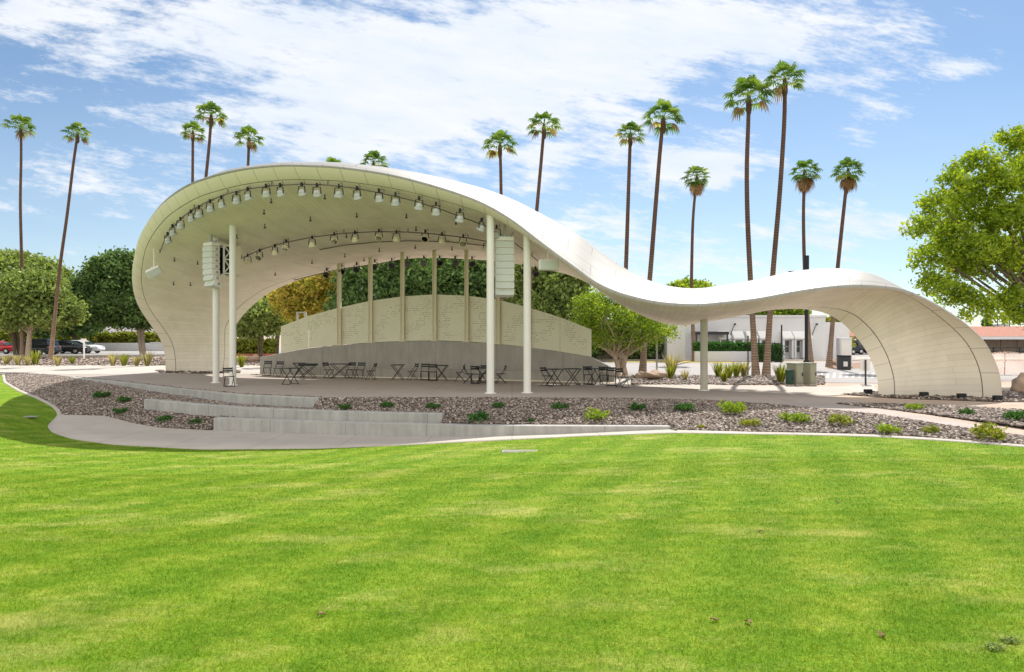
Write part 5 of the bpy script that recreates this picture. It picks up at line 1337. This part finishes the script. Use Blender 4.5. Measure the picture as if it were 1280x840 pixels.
m_ = MB(); m_.box((0, 0, .42), (.62, .6, .84), ch=.03); m_.build('bin_body', M['dark_grey'], t)
m_ = MB(); m_.box((0, 0, .87), (.66, .64, .06), ch=.02); m_.build('lid', M['black_metal'], t)
m_ = MB(); m_.box((-.05, -.306, .36), (.26, .008, .30)); m_.build('notice', M['white_paint'], t)
t = thing('kiosk_cabinet', TB(1055, 46), 'pale upright cabinet standing behind the dark litter bin', 'cabinet'); m_ = MB(); m_.box((0, 0, 1.0), (.8, .6, 2.0), ch=.04); m_.build('housing', M['stucco'], t); m_ = MB(); m_.box((0, -.306, 1.1), (.62, .012, 1.4)); m_.build('door', M['white_paint'], t)
t = thing('street_lamp', TB(1008, 48), 'tall dark street lamp pole with a side arm right of the tall palms', 'street lamp')
m_ = MB(); m_.lathe([(.20, 0), (.20, .35), (.12, .40)], 12); m_.build('base', M['black_metal'], t)
m_ = MB(); m_.tube([(0, 0, .3), (0, 0, 6.5)], [.115, .115], 12); m_.build('pole', M['black_metal'], t)
m_ = MB(); m_.tube([(0, 0, 6.45), (0, 0, 7.75)], .18, 14); m_.build('top_section', M['black_metal'], t)
m_ = MB(); m_.tube([(0, 0, 6.2), (-.35, 0, 6.5), (-.8, 0, 6.62)], .04, 8); m_.box((-1.0, 0, 6.62), (.5, .2, .09), ch=.03); a_ = m_.build('lamp_arm', M['black_metal'], t)
t = thing('sign_post', G(1082, 481.5), 'dark sign post with a blank white panel under the right arch', 'sign')
m_ = MB(); m_.box((0, 0, .54), (.055, .055, 1.08)); m_.build('post', M['dark_grey'], t); m_ = MB(); m_.box((0, 0, .01), (.35, .3, .02)); m_.build('base_plate', M['dark_grey'], t)
m_ = MB(); m_.box((.0, .05, .88), (.42, .02, .52), ch=.004); m_.build('sign_panel', M['white_paint'], t)
t = thing('sign_post', G(935, 468.5), 'slim black post just left of the bowed palm', 'post'); m_ = MB(); m_.tube([(0, 0, 0), (0, 0, 2.05)], .035, 8); m_.lathe([(.05, 2.05), (.05, 2.09), (.02, 2.12)], 8); m_.build('post', M['black_metal'], t)
t = thing('light_pole', G(821, 467.5), 'grey pole with a short arm standing in the bed left of the dip column', 'pole'); m_ = MB(); m_.tube([(0, 0, 0), (0, 0, 2.05)], .05, 10); m_.build('pole', M['pole_grey'], t); m_ = MB(); m_.box((-.28, 0, 2.06), (.7, .16, .06), ch=.015); m_.build('lamp_head', M['pole_grey'], t)
t = thing('sign_post', TB(105, 62), 'short white signpost in front of the parked white car', 'sign'); m_ = MB(); m_.box((0, 0, .8), (.10, .10, 1.6)); m_.build('post', M['white_paint'], t); m_ = MB(); m_.box((.0, -.06, 1.75), (.5, .04, .22)); m_.build('sign_panel', M['white_paint'], t)
t = thing('loading_gate', W(377, 398, 39.5)*np.array([1, 1, 0]), 'white angled lamp bracket rising behind the left of the perforated panels', 'bracket')
m_ = MB(); m_.bar((-.25, 0, 0), (-.25, 0, 3.5), .10); m_.bar((-.25, 0, 3.46), (.2, 0, 3.46), .07); m_.bar((.2, 0, 3.5), (.26, 0, 3.0), .14); m_.build('bracket_frame', M['pole_grey'], t)
t.name = 'lamp_bracket'

# ------------------------------------------------------------------ small things on the lawn
for a, b_, w_, lab in ((650, 564.5, .95, 'pale flat irrigation box cover sunk in the grass near the path'), (33, 521, .8, 'pale flat irrigation box cover in the shaded grass at the left')):
    p = place(a, b_); t = thing('valve_cover', p, lab, 'valve cover')
    m_ = MB(); m_.box((0, 0, .006), (w_*.8, .26, .03), ch=.008); m_.build('lid', pmat('valve_lid', (.27, .26, .20), (.22, .21, .16), 6, .8), t); m_ = MB(); m_.box((0, 0, .002), (w_*.8+.05, .31, .026), ch=.006); m_.build('frame', M['step_concrete'], t)
lf = [(1047, 629, 'brown curled leaf right of the middle of the lawn'), (1102, 797, 'pale curled leaf near the bottom right of the lawn'), (893, 780, 'small dry leaf left of the pale one at the bottom'), (935, 782, 'dry leaf between the small one and the pale one'), (402, 771, 'dark speck of leaf in the near left lawn'), (951, 667, 'tan leaf in the dry patch of lawn')]
for i, (a, b_, lab) in enumerate(lf):
    p = place(a, b_, 2); V = []; Fs_ = []; s = .030
    for q in range(5):
        for r in range(3):
            x = (q/4-.5)*2*s; w_ = s*.55*math.sin((q+.35)/4.7*PI); V.append((x, (r-1)*w_, .016+.008*math.cos(q*1.3+i)+(abs(r-1))*.008))
    Fs_ = [(q*3+r, (q+1)*3+r, (q+1)*3+r+1, q*3+r+1) for q in range(4) for r in range(2)]
    o = np_mesh('fallen_leaf', V, Fs_, M['dead_leaf'], smooth=True); o.location = p; o.rotation_euler = (0, 0, i*1.7); sm = o.modifiers.new('thick', 'SOLIDIFY'); sm.thickness = .002
    tag(o, lab, 'leaf', 'fallen leaves on the lawn')
for a, b_, lab in ((1245, 812, 'flat dark green weed at the bottom right of the lawn'), (1262, 806, 'smaller weed beside the one at the bottom right'),):
    p = place(a, b_, 2); v, f, r = leafcloud([(RNG.uniform(-.05, .05), RNG.uniform(-.03, .03), .03) for _ in range(24)], .028, 14, .02, 1.5)
    o = np_mesh('weed', v, f, LM['grey_green'], rnd=r); o.location = p; o.scale = (.55, .55, .4); tag(o, lab, 'weed', 'weeds in the lawn')

# ------------------------------------------------------------------ sky, sun, camera
SUN = Vector((.30, .74, 1.0)).normalized()
el = math.asin(SUN.z); azr = math.atan2(SUN.x, SUN.y)
w = bpy.data.worlds.new('World'); sc.world = w; w.use_nodes = True
nt = w.node_tree; nt.nodes.clear()
out = N(nt, 'ShaderNodeOutputWorld')
sky = N(nt, 'ShaderNodeTexSky', sky_type='NISHITA'); sky.sun_disc = False; sky.sun_elevation = el; sky.sun_rotation = azr
sky.air_density = 1.0; sky.dust_density = .35; sky.ozone_density = 2.0; sky.altitude = 300
bg = N(nt, 'ShaderNodeBackground'); bg.inputs[1].default_value = .08; L(nt, mixc(nt, sky.outputs[0], (.90, 1.0, 1.03), 1.0, 'MULTIPLY'), bg.inputs[0])
tc = N(nt, 'ShaderNodeTexCoord').outputs['Generated']
sp = N(nt, 'ShaderNodeSeparateXYZ'); L(nt, tc, sp.inputs[0])
ya = mth(nt, 'MAXIMUM', mth(nt, 'ABSOLUTE', sp.outputs[1]), .05)
SX = mth(nt, 'DIVIDE', sp.outputs[0], ya); SZ = mth(nt, 'DIVIDE', sp.outputs[2], ya)      # compass / height bearings
cv = N(nt, 'ShaderNodeCombineXYZ'); L(nt, SX, cv.inputs[0]); L(nt, mth(nt, 'MULTIPLY', SZ, 2.0), cv.inputs[1]); cv.inputs[2].default_value = 3.7
cvs = N(nt, 'ShaderNodeCombineXYZ'); L(nt, mth(nt, 'MULTIPLY', SX, .8), cvs.inputs[0]); L(nt, mth(nt, 'ADD', mth(nt, 'MULTIPLY', SZ, 3.2), mth(nt, 'MULTIPLY', SX, .55)), cvs.inputs[1])
n1 = noise(nt, cv.outputs[0], 3.6, 10, .62); n2 = noise(nt, cvs.outputs[0], 9.0, 10, .72); n3 = noise(nt, cv.outputs[0], 1.7, 4, .5)
def blob(px, py, rx, ry, rot=0, k=1.0):
    cx, cz = (px-640)/F, (420-py)/F
    dx = mth(nt, 'SUBTRACT', SX, cx); dz_ = mth(nt, 'SUBTRACT', SZ, cz)
    c, s = math.cos(rot), math.sin(rot)
    a = mth(nt, 'ADD', mth(nt, 'MULTIPLY', dx, c*F/rx), mth(nt, 'MULTIPLY', dz_, s*F/rx))
    b_ = mth(nt, 'SUBTRACT', mth(nt, 'MULTIPLY', dz_, c*F/ry), mth(nt, 'MULTIPLY', dx, s*F/ry))
    r = mth(nt, 'SQRT', mth(nt, 'ADD', mth(nt, 'MULTIPLY', a, a), mth(nt, 'MULTIPLY', b_, b_)))
    return mth(nt, 'MULTIPLY', mth(nt, 'SUBTRACT', 1.0, r), k)
bl = [blob(480, 60, 660, 100, -.03, .95), blob(520, 135, 390, 120, -.12, .95), blob(690, 190, 200, 90, 0, .75), blob(850, 40, 330, 55, -.05, .95), blob(860, 215, 130, 45, 0, .95), blob(1195, 85, 70, 30, 0, .5), blob(1085, 145, 55, 30, 0, .5), blob(950, 290, 420, 40, 0, .32), blob(80, 240, 280, 60, 0, .30), blob(60, 20, 200, 60, .1, .8), blob(600, 330, 700, 50, 0, .3)]
mx = bl[0]
for q in bl[1:]: mx = mth(nt, 'MAXIMUM', mx, q)
nz = mth(nt, 'ADD', mth(nt, 'MULTIPLY', n1.outputs[0], .5), mth(nt, 'MULTIPLY', n2.outputs[0], .5))
nz = mth(nt, 'MULTIPLY', mth(nt, 'SUBTRACT', nz, .5), 4.6)
den = mth(nt, 'ADD', mth(nt, 'MAXIMUM', mx, -.6), nz)
behind = mth(nt, 'LESS_THAN', sp.outputs[1], 0.0)
mr = N(nt, 'ShaderNodeMapRange', interpolation_type='SMOOTHSTEP'); mr.inputs[1].default_value = -.05; mr.inputs[2].default_value = .62; L(nt, den, mr.inputs[0])
# thin veil that thickens to the horizon
veil = N(nt, 'ShaderNodeMapRange'); veil.inputs[1].default_value = .0; veil.inputs[2].default_value = .40; veil.inputs[3].default_value = .30; veil.inputs[4].default_value = .04; L(nt, SZ, veil.inputs[0])
cover = mth(nt, 'MAXIMUM', mth(nt, 'MULTIPLY', mr.outputs[0], .93), veil.outputs[0])
up = mth(nt, 'GREATER_THAN', sp.outputs[2], -.02)
cover = mth(nt, 'MAXIMUM', cover, mth(nt, 'MULTIPLY', behind, .75))
cover = mth(nt, 'MULTIPLY', cover, up)
cb = N(nt, 'ShaderNodeBackground'); L(nt, mth(nt, 'ADD', .70, mth(nt, 'MULTIPLY', behind, .50)), cb.inputs[1])      # extra bright cloud added behind the camera, unseen, as fill for shaded fronts
n4 = noise(nt, cvs.outputs[0], 5.0, 9, .7)
L(nt, mixc(nt, ramp(nt, mth(nt, 'ADD', mth(nt, 'MULTIPLY', n3.outputs[0], .4), mth(nt, 'MULTIPLY', n4.outputs[0], .6)), [(.38, (.80, .87, .97)), (.58, (.97, .98, 1.0))]).outputs[0], (1.0, .95, .87), behind), cb.inputs[0])
ms = N(nt, 'ShaderNodeMixShader'); L(nt, cover, ms.inputs[0]); L(nt, bg.outputs[0], ms.inputs[1]); L(nt, cb.outputs[0], ms.inputs[2]); L(nt, ms.outputs[0], out.inputs[0])
sl = bpy.data.lights.new('sun', 'SUN'); sl.energy = 4.2; sl.angle = math.radians(.5); sl.color = (1, .955, .88)
so = bpy.data.objects.new('sun', sl); put(so); so.rotation_euler = SUN.to_track_quat('Z', 'Y').to_euler(); so.location = (0, 20, 40)
cam = bpy.data.cameras.new('camera'); cam.sensor_width = 36; cam.lens = 24; cam.clip_start = .1; cam.clip_end = 6000
co = bpy.data.objects.new('camera', cam); put(co); co.location = (0, 0, EYE); co.rotation_euler = (PI/2, 0, 0); sc.camera = co
sc.view_settings.view_transform = 'Standard'; sc.view_settings.look = 'None'; sc.view_settings.gamma = 1; sc.view_settings.use_curve_mapping = False
sc.view_settings.exposure = .60
sc.cycles.max_bounces = 8; sc.cycles.diffuse_bounces = 4; sc.cycles.transparent_max_bounces = 8
